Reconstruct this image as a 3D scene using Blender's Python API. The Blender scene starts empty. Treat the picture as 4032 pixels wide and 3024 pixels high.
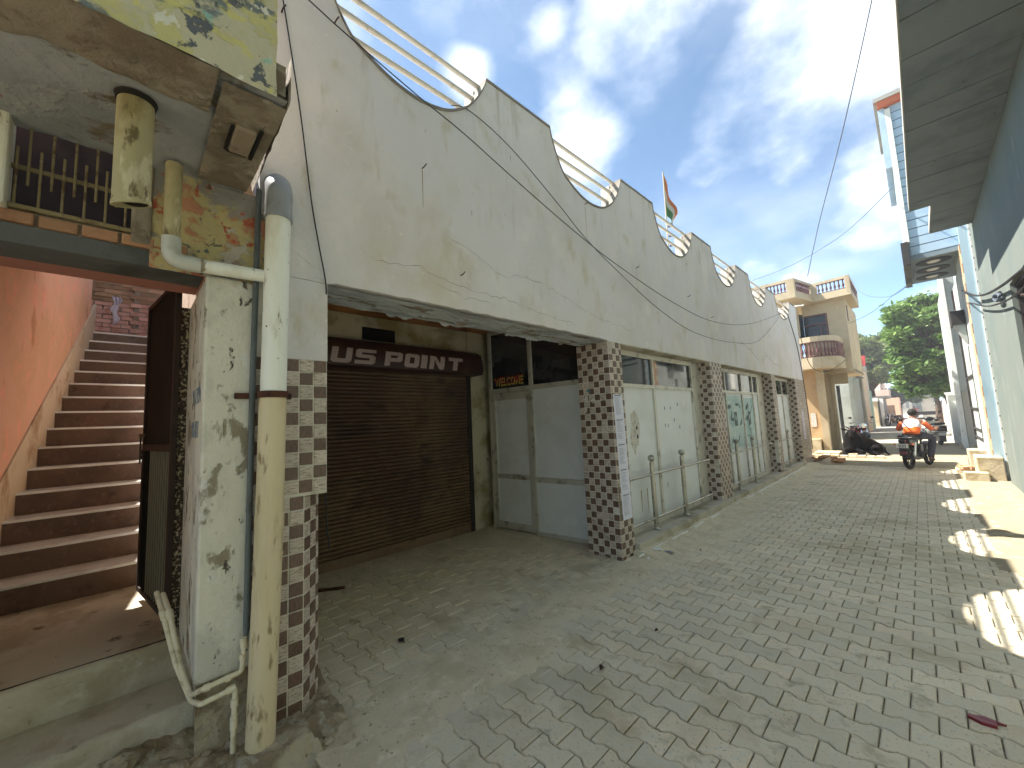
import bpy, math, random
import numpy as np
from mathutils import Vector, Matrix, noise as mnoise
random.seed(7)
rng = np.random.default_rng(11)
C = bpy.context.scene.collection
sc = bpy.context.scene
R_ = math.radians

# ---------------------------------------------------------------- camera
cam_d = bpy.data.cameras.new('camera')
cam = bpy.data.objects.new('camera', cam_d)
C.objects.link(cam)
cam_d.sensor_width = 36.0
cam_d.lens = 36.0 * 1560.0 / 4032.0
cam_d.clip_start = 0.02
cam_d.clip_end = 1500
M3 = Matrix(((0.69440456, 0.10198209, 0.71232153),
             (0.71814561, -0.03563998, -0.69497962),
             (-0.04548835, 0.9941476, -0.09798656)))
cam.matrix_world = Matrix.Translation((0, 0, 1.6)) @ M3.to_4x4()
sc.camera = cam

# ---------------------------------------------------------------- light
SUN_DIR = Vector((-2.95, -0.85, 4.79)).normalized()      # towards the sun
elev = math.asin(SUN_DIR.z)
sun_d = bpy.data.lights.new('sun', 'SUN')
sun_d.energy = 2.0
sun_d.angle = R_(0.55)
sun_d.color = (1.0, 0.95, 0.87)
sun = bpy.data.objects.new('sun', sun_d)
sun.rotation_euler = SUN_DIR.to_track_quat('Z', 'Y').to_euler()
sun.location = (-10, -5, 20)
C.objects.link(sun)

world = bpy.data.worlds.new('World')
sc.world = world
world.use_nodes = True
wn = world.node_tree; wn.nodes.clear()
def W(t, **k):
    n = wn.nodes.new(t)
    for a, b in k.items(): setattr(n, a, b)
    return n
wl = wn.links.new
sky = W('ShaderNodeTexSky', sky_type='NISHITA')
sky.sun_disc = False
sky.sun_elevation = elev
sky.sun_rotation = math.atan2(SUN_DIR.x, SUN_DIR.y)
sky.air_density = 0.62; sky.dust_density = 0.5; sky.ozone_density = 1.0; sky.altitude = 3000
tc = W('ShaderNodeTexCoord')
# clouds: noise on the direction projected to a flat layer, plus large banks in view and unseen ones added outside it
sep = W('ShaderNodeSeparateXYZ'); wl(tc.outputs['Generated'], sep.inputs[0])
zc = W('ShaderNodeMath', operation='MAXIMUM'); wl(sep.outputs[2], zc.inputs[0]); zc.inputs[1].default_value = 0.0
za = W('ShaderNodeMath', operation='ADD'); wl(zc.outputs[0], za.inputs[0]); za.inputs[1].default_value = 0.35
dv = W('ShaderNodeVectorMath', operation='DIVIDE'); wl(tc.outputs['Generated'], dv.inputs[0])
cb = W('ShaderNodeCombineXYZ'); [wl(za.outputs[0], cb.inputs[i]) for i in range(3)]
wl(cb.outputs[0], dv.inputs[1])
def wnoise(scale, detail, rough, dist=0.0, off=(0, 0, 0)):
    m = W('ShaderNodeVectorMath', operation='ADD'); wl(dv.outputs[0], m.inputs[0]); m.inputs[1].default_value = off
    n = W('ShaderNodeTexNoise'); n.inputs['Scale'].default_value = scale; n.inputs['Detail'].default_value = detail
    n.inputs['Roughness'].default_value = rough; n.inputs['Distortion'].default_value = dist
    wl(m.outputs[0], n.inputs['Vector']); return n.outputs['Fac']
n1 = wnoise(2.6, 8, 0.53, 0.0)
n2 = wnoise(1.1, 4, 0.5, 0.0, (3.1, 1.7, 0.4))
def pixdir(u, v):
    r = M3 @ Vector((u - 2016, -(v - 1512), -1560.0)); return r.normalized()
banks = [((2560, 250), 0.24, 0.26), ((2330, 560), 0.24, 0.26), ((2750, 420), 0.24, 0.18), ((2150, 80), 0.10, 0.12), ((1930, 80), 0.09, 0.12),
         ((1830, 310), 0.11, 0.34), ((3500, 120), 0.24, 0.20), ((2500, 800), 0.26, 0.10), ((2950, 1000), 0.30, 0.02),
         ((1500, -500), 0.5, 0.2), ((3300, -700), 0.6, 0.2), ((5200, 300), 0.5, 0.2), ((-1200, 400), 0.5, 0.2)]
acc = None
for (p, rad, amp) in banks:
    d = pixdir(*p)
    dt = W('ShaderNodeVectorMath', operation='DISTANCE'); wl(tc.outputs['Generated'], dt.inputs[0]); dt.inputs[1].default_value = d
    mr = W('ShaderNodeMapRange', interpolation_type='SMOOTHSTEP'); wl(dt.outputs['Value'], mr.inputs[0])
    mr.inputs[1].default_value = 0; mr.inputs[2].default_value = rad; mr.inputs[3].default_value = amp; mr.inputs[4].default_value = 0
    if acc is None: acc = mr.outputs[0]
    else:
        mx = W('ShaderNodeMath', operation='MAXIMUM'); wl(acc, mx.inputs[0]); wl(mr.outputs[0], mx.inputs[1]); acc = mx.outputs[0]
s1 = W('ShaderNodeMath', operation='ADD'); wl(n1, s1.inputs[0]); wl(acc, s1.inputs[1])
s2 = W('ShaderNodeMath', operation='MULTIPLY_ADD'); wl(n2, s2.inputs[0]); s2.inputs[1].default_value = 0.25; wl(s1.outputs[0], s2.inputs[2])
cm = W('ShaderNodeMapRange', interpolation_type='SMOOTHSTEP'); wl(s2.outputs[0], cm.inputs[0])
cm.inputs[1].default_value = 0.67; cm.inputs[2].default_value = 0.95; cm.inputs[3].default_value = 0; cm.inputs[4].default_value = 0.9
veil = W('ShaderNodeMapRange', interpolation_type='SMOOTHSTEP'); wl(n2, veil.inputs[0])
veil.inputs[1].default_value = 0.35; veil.inputs[2].default_value = 0.75; veil.inputs[3].default_value = 0.0; veil.inputs[4].default_value = 0.22
ca = W('ShaderNodeMath', operation='MAXIMUM'); wl(cm.outputs[0], ca.inputs[0]); wl(veil.outputs[0], ca.inputs[1])
n3 = wnoise(4.2, 6, 0.6, 0.2, (1.3, 5.2, 2.2))
ccol = W('ShaderNodeValToRGB'); wl(n3, ccol.inputs[0])
CLOUD_G = 5.6
ccol.color_ramp.elements[0].position = 0.34; ccol.color_ramp.elements[0].color = (0.30, 0.37, 0.48, 1)
ccol.color_ramp.elements[1].position = 0.70; ccol.color_ramp.elements[1].color = (1, 1, 1, 1)
cg = W('ShaderNodeVectorMath', operation='SCALE'); wl(ccol.outputs[0], cg.inputs[0]); cg.inputs['Scale'].default_value = CLOUD_G
mixc = W('ShaderNodeMix', data_type='RGBA'); wl(ca.outputs[0], mixc.inputs['Factor']); tint = W('ShaderNodeVectorMath', operation='MULTIPLY'); wl(sky.outputs[0], tint.inputs[0]); tint.inputs[1].default_value = (.92, 1.0, .88); wl(tint.outputs[0], mixc.inputs['A']); wl(cg.outputs[0], mixc.inputs['B'])
bg = W('ShaderNodeBackground'); wl(mixc.outputs['Result'], bg.inputs[0]); bg.inputs[1].default_value = 0.05
wo = W('ShaderNodeOutputWorld'); wl(bg.outputs[0], wo.inputs[0])
vs = sc.view_settings
sc.display_settings.display_device = 'sRGB'
vs.view_transform = 'Standard'; vs.look = 'None'; vs.gamma = 1; vs.use_curve_mapping = False
vs.exposure = 3.2
sc.render.engine = 'CYCLES'
cy = sc.cycles
cy.use_denoising = True
try: cy.denoiser = 'OPENIMAGEDENOISE'
except Exception: pass
cy.use_adaptive_sampling = True; cy.adaptive_threshold = 0.02
cy.max_bounces = 7; cy.diffuse_bounces = 5; cy.glossy_bounces = 4; cy.transmission_bounces = 4; cy.transparent_max_bounces = 6
cy.caustics_reflective = False; cy.caustics_refractive = False
cy.sample_clamp_indirect = 6

# ---------------------------------------------------------------- materials
def rgb(h):
    """sRGB 0-255 triple -> linear"""
    return tuple(((c / 255 + 0.055) / 1.055) ** 2.4 if c > 10 else c / 255 / 12.92 for c in h) + (1,)
MATS = {}
def mat(name, base, layers=(), rough=0.85, bump=None, metal=0.0, spec=0.3, vary=0.0, hue=None, emit=None, trans=0.0, coat=0.0, alpha=1, objspace=False):
    """layers: (colour, scale, lo, hi, stretch, detail) mixed over the base by a noise mask; bump: (scale, distance, detail)"""
    if name in MATS: return MATS[name]
    m = bpy.data.materials.new(name); MATS[name] = m; m.use_nodes = True
    nt = m.node_tree; N = nt.nodes; L = nt.links.new
    b = N['Principled BSDF']
    b.inputs['Roughness'].default_value = rough
    b.inputs['Metallic'].default_value = metal
    b.inputs['Specular IOR Level'].default_value = spec
    b.inputs['Coat Weight'].default_value = coat
    if trans: b.inputs['Transmission Weight'].default_value = trans
    if objspace:
        g = N.new('ShaderNodeTexCoord'); P = g.outputs['Object']
    else:
        g = N.new('ShaderNodeNewGeometry'); P = g.outputs['Position']
    col = N.new('ShaderNodeRGB'); col.outputs[0].default_value = base; cur = col.outputs[0]
    bumps = []
    for i, ly in enumerate(layers):
        c, s, lo, hi = ly[:4]
        st = ly[4] if len(ly) > 4 else (1, 1, 1)
        det = ly[5] if len(ly) > 5 else 6
        bh = ly[6] if len(ly) > 6 else 0
        mp = N.new('ShaderNodeVectorMath'); mp.operation = 'MULTIPLY_ADD'; L(P, mp.inputs[0]); mp.inputs[1].default_value = st
        mp.inputs[2].default_value = (i * 3.7 + 1, i * 1.9, i * 5.1)
        n = N.new('ShaderNodeTexNoise'); n.inputs['Scale'].default_value = s; n.inputs['Detail'].default_value = det
        n.inputs['Roughness'].default_value = 0.62; n.inputs['Distortion'].default_value = 0.25
        L(mp.outputs[0], n.inputs['Vector'])
        src = n.outputs['Fac']
        if len(ly) > 7:
            zs = N.new('ShaderNodeSeparateXYZ'); L(P, zs.inputs[0]); zr = N.new('ShaderNodeMapRange'); L(zs.outputs[2], zr.inputs[0])
            zr.inputs[1].default_value = ly[7][0]; zr.inputs[2].default_value = ly[7][1]; zr.inputs[3].default_value = 0; zr.inputs[4].default_value = ly[7][2]
            zq = N.new('ShaderNodeMath'); zq.operation = 'ADD'; L(src, zq.inputs[0]); L(zr.outputs[0], zq.inputs[1]); src = zq.outputs[0]
        r = N.new('ShaderNodeMapRange'); r.interpolation_type = 'SMOOTHSTEP'; L(src, r.inputs[0])
        r.inputs[1].default_value = lo; r.inputs[2].default_value = hi
        x = N.new('ShaderNodeMix'); x.data_type = 'RGBA'; L(r.outputs[0], x.inputs['Factor']); L(cur, x.inputs['A']); x.inputs['B'].default_value = c
        cur = x.outputs['Result']
        if bh: bumps.append((r.outputs[0], bh))
    if vary:
        oi = N.new('ShaderNodeObjectInfo'); g2 = N.new('ShaderNodeNewGeometry')
        ad = N.new('ShaderNodeMath'); ad.operation = 'ADD'; L(oi.outputs['Random'], ad.inputs[0]); L(g2.outputs['Random Per Island'], ad.inputs[1])
        fr = N.new('ShaderNodeMath'); fr.operation = 'FRACT'; L(ad.outputs[0], fr.inputs[0])
        mr = N.new('ShaderNodeMapRange'); L(fr.outputs[0], mr.inputs[0]); mr.inputs[3].default_value = 1 - vary; mr.inputs[4].default_value = 1 + vary
        hs = N.new('ShaderNodeHueSaturation'); L(cur, hs.inputs['Color']); L(mr.outputs[0], hs.inputs['Value'])
        if hue:
            m2 = N.new('ShaderNodeMath'); m2.operation = 'MULTIPLY'; L(fr.outputs[0], m2.inputs[0]); m2.inputs[1].default_value = 7.13
            f2 = N.new('ShaderNodeMath'); f2.operation = 'FRACT'; L(m2.outputs[0], f2.inputs[0])
            h2 = N.new('ShaderNodeMix'); h2.data_type = 'RGBA'; L(cur, h2.inputs['A']); h2.inputs['B'].default_value = hue
            m3 = N.new('ShaderNodeMath'); m3.operation = 'MULTIPLY'; L(f2.outputs[0], m3.inputs[0]); m3.inputs[1].default_value = 0.7
            L(m3.outputs[0], h2.inputs['Factor']); L(h2.outputs['Result'], hs.inputs['Color'])
        cur = hs.outputs['Color']
    L(cur, b.inputs['Base Color'])
    if bump or bumps:
        h = None
        if bump:
            n = N.new('ShaderNodeTexNoise'); n.inputs['Scale'].default_value = bump[0]; n.inputs['Detail'].default_value = bump[2] if len(bump) > 2 else 6
            n.inputs['Roughness'].default_value = 0.65
            if len(bump) > 3:
                mp = N.new('ShaderNodeVectorMath'); mp.operation = 'MULTIPLY'; L(P, mp.inputs[0]); mp.inputs[1].default_value = bump[3]; L(mp.outputs[0], n.inputs['Vector'])
            else: L(P, n.inputs['Vector'])
            mu = N.new('ShaderNodeMath'); mu.operation = 'MULTIPLY'; L(n.outputs['Fac'], mu.inputs[0]); mu.inputs[1].default_value = bump[1]
            h = mu.outputs[0]
        for (o, k) in bumps:
            ma = N.new('ShaderNodeMath'); ma.operation = 'MULTIPLY_ADD'; L(o, ma.inputs[0]); ma.inputs[1].default_value = k
            if h is not None: L(h, ma.inputs[2])
            else: ma.inputs[2].default_value = 0
            h = ma.outputs[0]
        bp = N.new('ShaderNodeBump'); bp.inputs['Strength'].default_value = 1.0; bp.inputs['Distance'].default_value = 1.0
        L(h, bp.inputs['Height']); L(bp.outputs[0], b.inputs['Normal'])
    return m

# ---------------------------------------------------------------- mesh builder
class MB:
    def __init__(s): s.v = []; s.f = []
    def add(s, vs, fs):
        o = len(s.v); s.v += [tuple(p) for p in vs]; s.f += [tuple(i + o for i in f) for f in fs]; return s
    def box(s, x0, x1, y0, y1, z0, z1):
        return s.add([(x0, y0, z0), (x1, y0, z0), (x1, y1, z0), (x0, y1, z0), (x0, y0, z1), (x1, y0, z1), (x1, y1, z1), (x0, y1, z1)],
                     [(3, 2, 1, 0), (4, 5, 6, 7), (0, 1, 5, 4), (1, 2, 6, 5), (2, 3, 7, 6), (3, 0, 4, 7)])
    def hexa(s, p): return s.add(p, [(3, 2, 1, 0), (4, 5, 6, 7), (0, 1, 5, 4), (1, 2, 6, 5), (2, 3, 7, 6), (3, 0, 4, 7)])
    def obox(s, o, u, v, w, a, b, c):
        """box with corner o and axes u,v,w (unit) of lengths a,b,c"""
        o, u, v, w = map(Vector, (o, u, v, w)); u = u * a; v = v * b; w = w * c
        return s.hexa([o, o + u, o + u + v, o + v, o + w, o + u + w, o + u + v + w, o + v + w])
    def prism(s, pts, vec):
        """polygon pts (3D) extruded by vec"""
        vec = Vector(vec); n = len(pts); p = [Vector(q) for q in pts]
        return s.add(p + [q + vec for q in p], [tuple(range(n - 1, -1, -1)), tuple(range(n, 2 * n))] + [(i, (i + 1) % n, (i + 1) % n + n, i + n) for i in range(n)])
    def tube(s, pts, r, seg=8, cap=True):
        P = [Vector(p) for p in pts]; rs = r if isinstance(r, (list, tuple)) else [r] * len(P)
        o = len(s.v); up = None
        for i, p in enumerate(P):
            d = (P[min(i + 1, len(P) - 1)] - P[max(i - 1, 0)]).normalized()
            if up is None: up = d.orthogonal().normalized()
            up = (up - d * up.dot(d)).normalized() if (up - d * up.dot(d)).length > 1e-6 else d.orthogonal().normalized()
            w = d.cross(up)
            for k in range(seg):
                a = 2 * math.pi * k / seg
                s.v.append(tuple(p + (up * math.cos(a) + w * math.sin(a)) * rs[i]))
        for i in range(len(P) - 1):
            for k in range(seg):
                a = o + i * seg + k; b = o + i * seg + (k + 1) % seg
                s.f.append((a, b, b + seg, a + seg))
        if cap:
            s.f.append(tuple(o + k for k in range(seg - 1, -1, -1))); e = o + (len(P) - 1) * seg
            s.f.append(tuple(e + k for k in range(seg)))
        return s
    def lathe(s, prof, c, seg=12, axis='z'):
        c = Vector(c); o = len(s.v)
        for (r, h) in prof:
            for k in range(seg):
                a = 2 * math.pi * k / seg
                q = {'z': (r * math.cos(a), r * math.sin(a), h), 'y': (r * math.cos(a), h, r * math.sin(a)), 'x': (h, r * math.cos(a), r * math.sin(a))}[axis]
                s.v.append(tuple(c + Vector(q)))
        for i in range(len(prof) - 1):
            for k in range(seg):
                a = o + i * seg + k; b = o + i * seg + (k + 1) % seg
                s.f.append((a, b, b + seg, a + seg))
        s.f.append(tuple(o + k for k in range(seg - 1, -1, -1))); e = o + (len(prof) - 1) * seg
        s.f.append(tuple(e + k for k in range(seg)))
        return s
    def sph(s, c, r, seg=12, rings=8):
        rr = r if isinstance(r, (list, tuple)) else (r, r, r)
        o = len(s.v)
        for i in range(rings + 1):
            t = math.pi * i / rings
            for k in range(seg):
                a = 2 * math.pi * k / seg
                s.v.append((c[0] + rr[0] * math.sin(t) * math.cos(a), c[1] + rr[1] * math.sin(t) * math.sin(a), c[2] + rr[2] * math.cos(t)))
        for i in range(rings):
            for k in range(seg):
                a = o + i * seg + k; b = o + i * seg + (k + 1) % seg
                s.f.append((a, a + seg, b + seg, b))
        return s
    def mesh(s, name):
        me = bpy.data.meshes.new(name); me.from_pydata(s.v, [], s.f); me.validate(); me.update(); return me
    def build(s, name, m, parent=None, smooth=False, bevel=0, label=None, kind=None, cat=None, group=None, rough=None):
        me = s.mesh(name)
        import bmesh
        bm = bmesh.new(); bm.from_mesh(me); bmesh.ops.recalc_face_normals(bm, faces=bm.faces); bm.to_mesh(me); bm.free()
        return link(name, me, m, parent, smooth, bevel, label, kind, cat, group)
def link(name, me, m, parent=None, smooth=False, bevel=0, label=None, kind=None, cat=None, group=None):
    if m is not None:
        me.materials.clear(); me.materials.append(m)
    if smooth:
        me.polygons.foreach_set('use_smooth', [True] * len(me.polygons))
        try: me.set_sharp_from_angle(angle=R_(40))
        except Exception: pass
    o = bpy.data.objects.new(name, me); C.objects.link(o)
    if parent: o.parent = parent
    if bevel:
        b = o.modifiers.new('bevel', 'BEVEL'); b.width = bevel; b.segments = 2; b.limit_method = 'ANGLE'; b.angle_limit = R_(35)
    tag(o, label, cat, group, kind)
    return o
def tag(o, label=None, cat=None, group=None, kind=None):
    if label: o['label'] = label
    if cat: o['category'] = cat
    if group: o['group'] = group
    if kind: o['kind'] = kind
    return o
def thing(name, label, cat, loc=(0, 0, 0), rz=0, group=None):
    o = bpy.data.objects.new(name, None); C.objects.link(o); o.location = loc; o.rotation_euler = (0, 0, rz)
    o.empty_display_size = 0.1
    return tag(o, label, cat, group)
def inst(name, me, parent=None, loc=(0, 0, 0), rot=None, scale=None, label=None):
    o = bpy.data.objects.new(name, me); C.objects.link(o); o.location = loc
    if parent: o.parent = parent
    if rot is not None: o.rotation_euler = rot
    if scale is not None: o.scale = scale
    if label: o['label'] = label
    return o
def arc(c, r, a0, a1, n, plane='yz'):
    out = []
    for i in range(n + 1):
        a = R_(a0 + (a1 - a0) * i / n); p, q = c[0] + r * math.cos(a), c[1] + r * math.sin(a)
        out.append((p, q))
    return out
def rub(pts, r, n=6):
    """round the corners of a 3D polyline"""
    P = [Vector(p) for p in pts]; out = [P[0]]
    for i in range(1, len(P) - 1):
        a, b, c = P[i - 1], P[i], P[i + 1]
        p = b + (a - b).normalized() * min(r, (a - b).length / 2); q = b + (c - b).normalized() * min(r, (c - b).length / 2)
        for k in range(n + 1):
            t = k / n; out.append(p * (1 - t) ** 2 + b * 2 * t * (1 - t) + q * t * t)
    out.append(P[-1]); return out
def heightsheet(x0, x1, y0, y1, nx, ny, fn):
    v = []; f = []
    for j in range(ny + 1):
        for i in range(nx + 1):
            x = x0 + (x1 - x0) * i / nx; y = y0 + (y1 - y0) * j / ny
            v.append((x, y, fn(x, y)))
    for j in range(ny):
        for i in range(nx):
            a = j * (nx + 1) + i; f.append((a, a + 1, a + nx + 2, a + nx + 1))
    m = MB(); m.v = v; m.f = f; return m
def fb(x, y, s, o=4, z=0.0):
    t = 0; a = 1; n = 0
    for k in range(o):
        t += a * mnoise.noise(Vector((x * s, y * s, z + k * 3.1))); n += a; a *= 0.55; s *= 2.1
    return t / n

M = {}
g = lambda *c: rgb(c)
M['plaster'] = mat('plaster_cream', g(216, 212, 212), [(g(208, 203, 200), 0.7, .45, .68), (g(223, 217, 213), 2.2, .5, .7), (g(184, 176, 164), 7, .62, .86, (1, 1, .12), 5, 0, (3.7, 4.8, .14)), (g(202, 193, 176), 1.3, .54, .88, (1, 1, .8), 8, 0, (3.9, 2.6, .11)), (g(200, 193, 178), 4.0, .56, .72, (1, 1, .5)),
                   (g(160, 148, 124), 13, .66, .74, (1, 1, .35), 8, -.0015), (g(226, 222, 212), 22, .64, .72, (1, 1, 1), 4)], rough=.93, bump=(26, .006, 8))
M['plaster_low'] = mat('plaster_weathered', g(208, 201, 186), [(g(192, 182, 162), 1.6, .44, .66), (g(218, 213, 203), 6, .55, .64, (1, 1, 1), 8, .002), (g(150, 138, 114), 13, .63, .72, (1, 1, .5), 8, -.003)], rough=.95, bump=(22, .008, 8))
M['coping'] = mat('coping_grey', g(136, 130, 120), [(g(100, 94, 86), 8, .5, .7)], rough=.95, bump=(40, .004))
M['soffit'] = mat('soffit_peeling', g(182, 186, 188), [(g(158, 162, 166), 2.2, .45, .62, (3, 1, 1), 7, .004), (g(134, 122, 104), 3.5, .53, .62, (3, 1, 1), 8, .006), (g(176, 174, 166), 6, .60, .66, (3, 1, 1), 8, .004), (g(70, 62, 52), 5, .66, .72, (4, 1, 1), 8, -.006)], rough=.95, bump=(30, .006))
M['rail_white'] = mat('rail_white', g(200, 196, 188), [(g(176, 168, 158), 9, .5, .7)], rough=.6)
M['tile_light'] = mat('tile_striated', g(198, 186, 172), [(g(146, 128, 112), 14, .50, .58, (2, 2, 14), 5), (g(216, 207, 194), 20, .60, .66, (2, 2, 16), 4)], rough=.38, spec=.5, vary=.10)
M['tile_dark'] = mat('tile_woodgrain', g(112, 88, 74), [(g(84, 63, 52), 14, .46, .6, (14, 14, 2), 5), (g(112, 90, 76), 22, .62, .72, (14, 14, 2), 4)], rough=.38, spec=.5, vary=.14)
M['grout'] = mat('grout_white', g(212, 206, 192), [(g(168, 158, 138), 6, .5, .7)], rough=.9)
M['brick'] = mat('brick_red', g(176, 132, 102), [(g(152, 108, 82), 9, .5, .7), (g(190, 154, 124), 20, .6, .7)], rough=.95, vary=.25, hue=g(150, 118, 88), bump=(60, .004))
M['mortar'] = mat('mortar', g(150, 134, 116), [(g(90, 80, 68), 10, .5, .7)], rough=.97, bump=(50, .006))
M['orange'] = mat('orange_paint', g(216, 166, 142), [(g(206, 160, 130), 1.4, .45, .62), (g(228, 160, 138), 4, .52, .66), (g(188, 134, 100), 3, .57, .68, (1, 1, .4)), (g(234, 184, 166), 22, .62, .70, (2, 2, 1))], rough=.8, bump=(14, .006))
M['skirt'] = mat('skirting_cream', g(202, 182, 158), [(g(160, 130, 100), 3, .5, .7)], rough=.8)
M['concrete'] = mat('concrete_grey', g(200, 192, 172), [(g(168, 156, 132), 1.7, .46, .62), (g(204, 198, 182), 5, .56, .7), (g(128, 114, 92), 6, .60, .68, (1, 1, 1), 8, -.004), (g(210, 202, 184), 24, .68, .76)], rough=.92, bump=(20, .010, 9))
M['concrete_dark'] = mat('concrete_dark', g(96, 98, 96), [(g(72, 72, 68), 2, .45, .65), (g(112, 114, 110), 7, .6, .7)], rough=.95, bump=(30, .006))
M['whitewash'] = mat('whitewash_flaking', g(220, 215, 198), [(g(198, 194, 180), 3.0, .48, .60, (1, 1, .5), 8, .002), (g(150, 140, 118), 7, .56, .62, (1, 1, .6), 9, -.004), (g(96, 88, 76), 13, .62, .66, (1, 1, .6), 9, -.005), (g(224, 221, 212), 4, .58, .66)], rough=.9, bump=(28, .008, 8))
M['multi'] = mat('peeling_paint_layers', g(194, 178, 128), [(g(190, 136, 104), 4.2, .48, .54, (1, 1, 1), 8, .003), (g(158, 152, 142), 3.4, .53, .57, (1, 1, 1), 9, .003), (g(196, 186, 168), 7.5, .57, .61, (1, 1, 1), 9, .003), (g(186, 100, 76), 9, .58, .62, (1, 1, 1), 9), (g(110, 112, 102), 11, .60, .64, (1, 1, 1), 9, -.003)], rough=.92, bump=(34, .008, 8))
M['fascia'] = mat('fascia_yellow_peeling', g(200, 192, 132), [(g(198, 190, 162), 4, .45, .52, (1, 1, 1.3), 9, .003), (g(206, 198, 130), 7, .55, .60, (1, 1, 1.5), 9), (g(118, 126, 124), 3.0, .53, .57, (1, .8, 1.2), 9, -.004), (g(158, 196, 180), 3.6, .56, .60, (1, 1, 1), 9), (g(100, 104, 108), 9, .59, .63, (1, 1, 1), 9, -.004), (g(222, 218, 200), 12, .60, .64, (1, 1, 1), 8)], rough=.92, bump=(30, .008, 8))
M['slab_under'] = mat('slab_underside', g(160, 162, 162), [(g(142, 144, 144), 1.6, .45, .65), (g(164, 164, 160), 3.2, .57, .64, (1, 1, 1), 9, .004), (g(122, 110, 90), 2.6, .54, .60, (1, .6, 1), 9, .006), (g(140, 70, 56), 6.5, .66, .70, (1, 1.3, 1), 9), (g(78, 74, 66), 5, .66, .72, (1, .7, 1), 9, -.006)], rough=.93, bump=(22, .010, 9))
M['brown_slab'] = mat('slab_edge_broken', g(152, 141, 123), [(g(130, 116, 98), 5, .45, .6, (1, 1, 1), 9, .008), (g(172, 162, 146), 8, .58, .65, (1, 1, 1), 9, .006), (g(62, 56, 48), 10, .66, .72, (1, 1, 1), 9, -.008)], rough=.96, bump=(24, .014, 9))
M['pvc_white'] = mat('pvc_white', g(236, 236, 224), [(g(216, 210, 188), 3, .48, .66, (1, 1, .3)), (g(150, 138, 112), 13, .60, .68, (1, 1, .35)), (g(96, 88, 74), 40, .66, .70)], rough=.42, spec=.5)
M['pvc_cream'] = mat('pvc_dirty_cream', g(212, 196, 160), [(g(190, 172, 134), 4, .46, .66, (1, 1, .25)), (g(206, 188, 146), 7, .56, .7, (1, 1, .2)), (g(136, 116, 82), 12, .56, .66, (1, 1, .25))], rough=.55, spec=.4)
M['pvc_old'] = mat('pvc_stained', g(178, 166, 126), [(g(146, 130, 88), 5, .45, .6, (1, 1, .5)), (g(206, 196, 160), 9, .55, .63, (1, 1, .4)), (g(112, 98, 66), 16, .58, .66, (1, 1, .4))], rough=.6)
M['pvc_pale'] = mat('pvc_pale_grey', g(192, 192, 182), [(g(172, 168, 152), 8, .5, .66)], rough=.45, spec=.5)
M['pvc_grey'] = mat('pvc_grey', g(142, 144, 146), [(g(120, 120, 120), 8, .5, .7)], rough=.45, spec=.5)
M['conduit'] = mat('conduit_grey', g(98, 104, 104), [(g(76, 80, 78), 8, .5, .7, (1, 1, .3))], rough=.5)
M['cpvc'] = mat('cpvc_beige', g(222, 212, 184), [(g(180, 164, 132), 12, .52, .68)], rough=.5)
M['rust'] = mat('rusty_iron', g(84, 52, 38), [(g(52, 38, 32), 10, .45, .6), (g(120, 70, 44), 22, .62, .7)], rough=.85, bump=(60, .002))
M['iron_dark'] = mat('dark_iron', g(44, 40, 38), [(g(70, 56, 46), 12, .6, .72)], rough=.6, spec=.4)
M['gate'] = mat('gate_sheet_brown', g(44, 40, 36), [(g(34, 31, 28), 2.5, .45, .65, (1, 1, .5)), (g(70, 54, 44), 16, .66, .74)], rough=.85, spec=.15, metal=0)
M['gate_frame'] = mat('gate_frame_brown', g(60, 46, 38), [(g(50, 38, 32), 10, .5, .65)], rough=.7)
M['speckle'] = mat('rust_speckled_frame', g(60, 48, 38), [(g(176, 160, 130), 55, .52, .58), (g(36, 30, 26), 40, .6, .66)], rough=.85, bump=(70, .004))
M['riser'] = mat('step_riser_granite', g(108, 84, 68), [(g(90, 68, 55), 2.5, .46, .64), (g(126, 98, 80), 30, .55, .7), (g(78, 56, 45), 6, .58, .70)], rough=.45, spec=.4)
M['tread'] = mat('step_tread_granite', g(234, 233, 230), [(g(216, 210, 202), 3, .45, .65)], rough=.18, spec=.6)
M['shutter'] = mat('shutter_brown', g(108, 86, 70), [(g(132, 110, 84), 1.1, .45, .65), (g(84, 68, 56), 2.0, .54, .70, (1, 1, 2)), (g(124, 108, 84), 26, .68, .76)], rough=.55, spec=.4, metal=.1)
M['shutter_box'] = mat('shutter_box_maroon', g(66, 42, 38), [(g(88, 70, 54), 2, .48, .66), (g(48, 32, 30), 8, .6, .72)], rough=.5, spec=.4)
M['letter_white'] = mat('letter_paint_white', g(196, 178, 176), [(g(150, 130, 116), 9, .56, .7)], rough=.7)
M['ceil_orange'] = mat('ceiling_orange', g(190, 132, 84), [(g(136, 84, 46), 2, .45, .65)], rough=.85)
M['alcove'] = mat('alcove_wall_cream', g(206, 198, 172), [(g(158, 144, 104), 1.6, .45, .62), (g(120, 104, 70), 4.5, .60, .72, (1, 1, .7), 8, -.002)], rough=.9, bump=(24, .004))
M['alu'] = mat('aluminium_frame', g(204, 200, 188), [(g(140, 134, 118), 6, .5, .7)], rough=.45, spec=.5, metal=.25)
M['panel'] = mat('frosted_panel', g(222, 225, 225), [(g(212, 215, 213), 1.4, .45, .65), (g(228, 230, 230), 4, .56, .7), (g(150, 146, 132), 30, .68, .74)], rough=.5, spec=.45)
M['glass'] = mat('dark_glass', g(30, 34, 36), [(g(44, 46, 46), 2, .5, .7)], rough=.04, spec=.9)
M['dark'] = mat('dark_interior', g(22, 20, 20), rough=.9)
M['steel'] = mat('stainless_steel', g(170, 168, 158), [(g(128, 124, 110), 10, .5, .68)], rough=.28, metal=.95)
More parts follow.
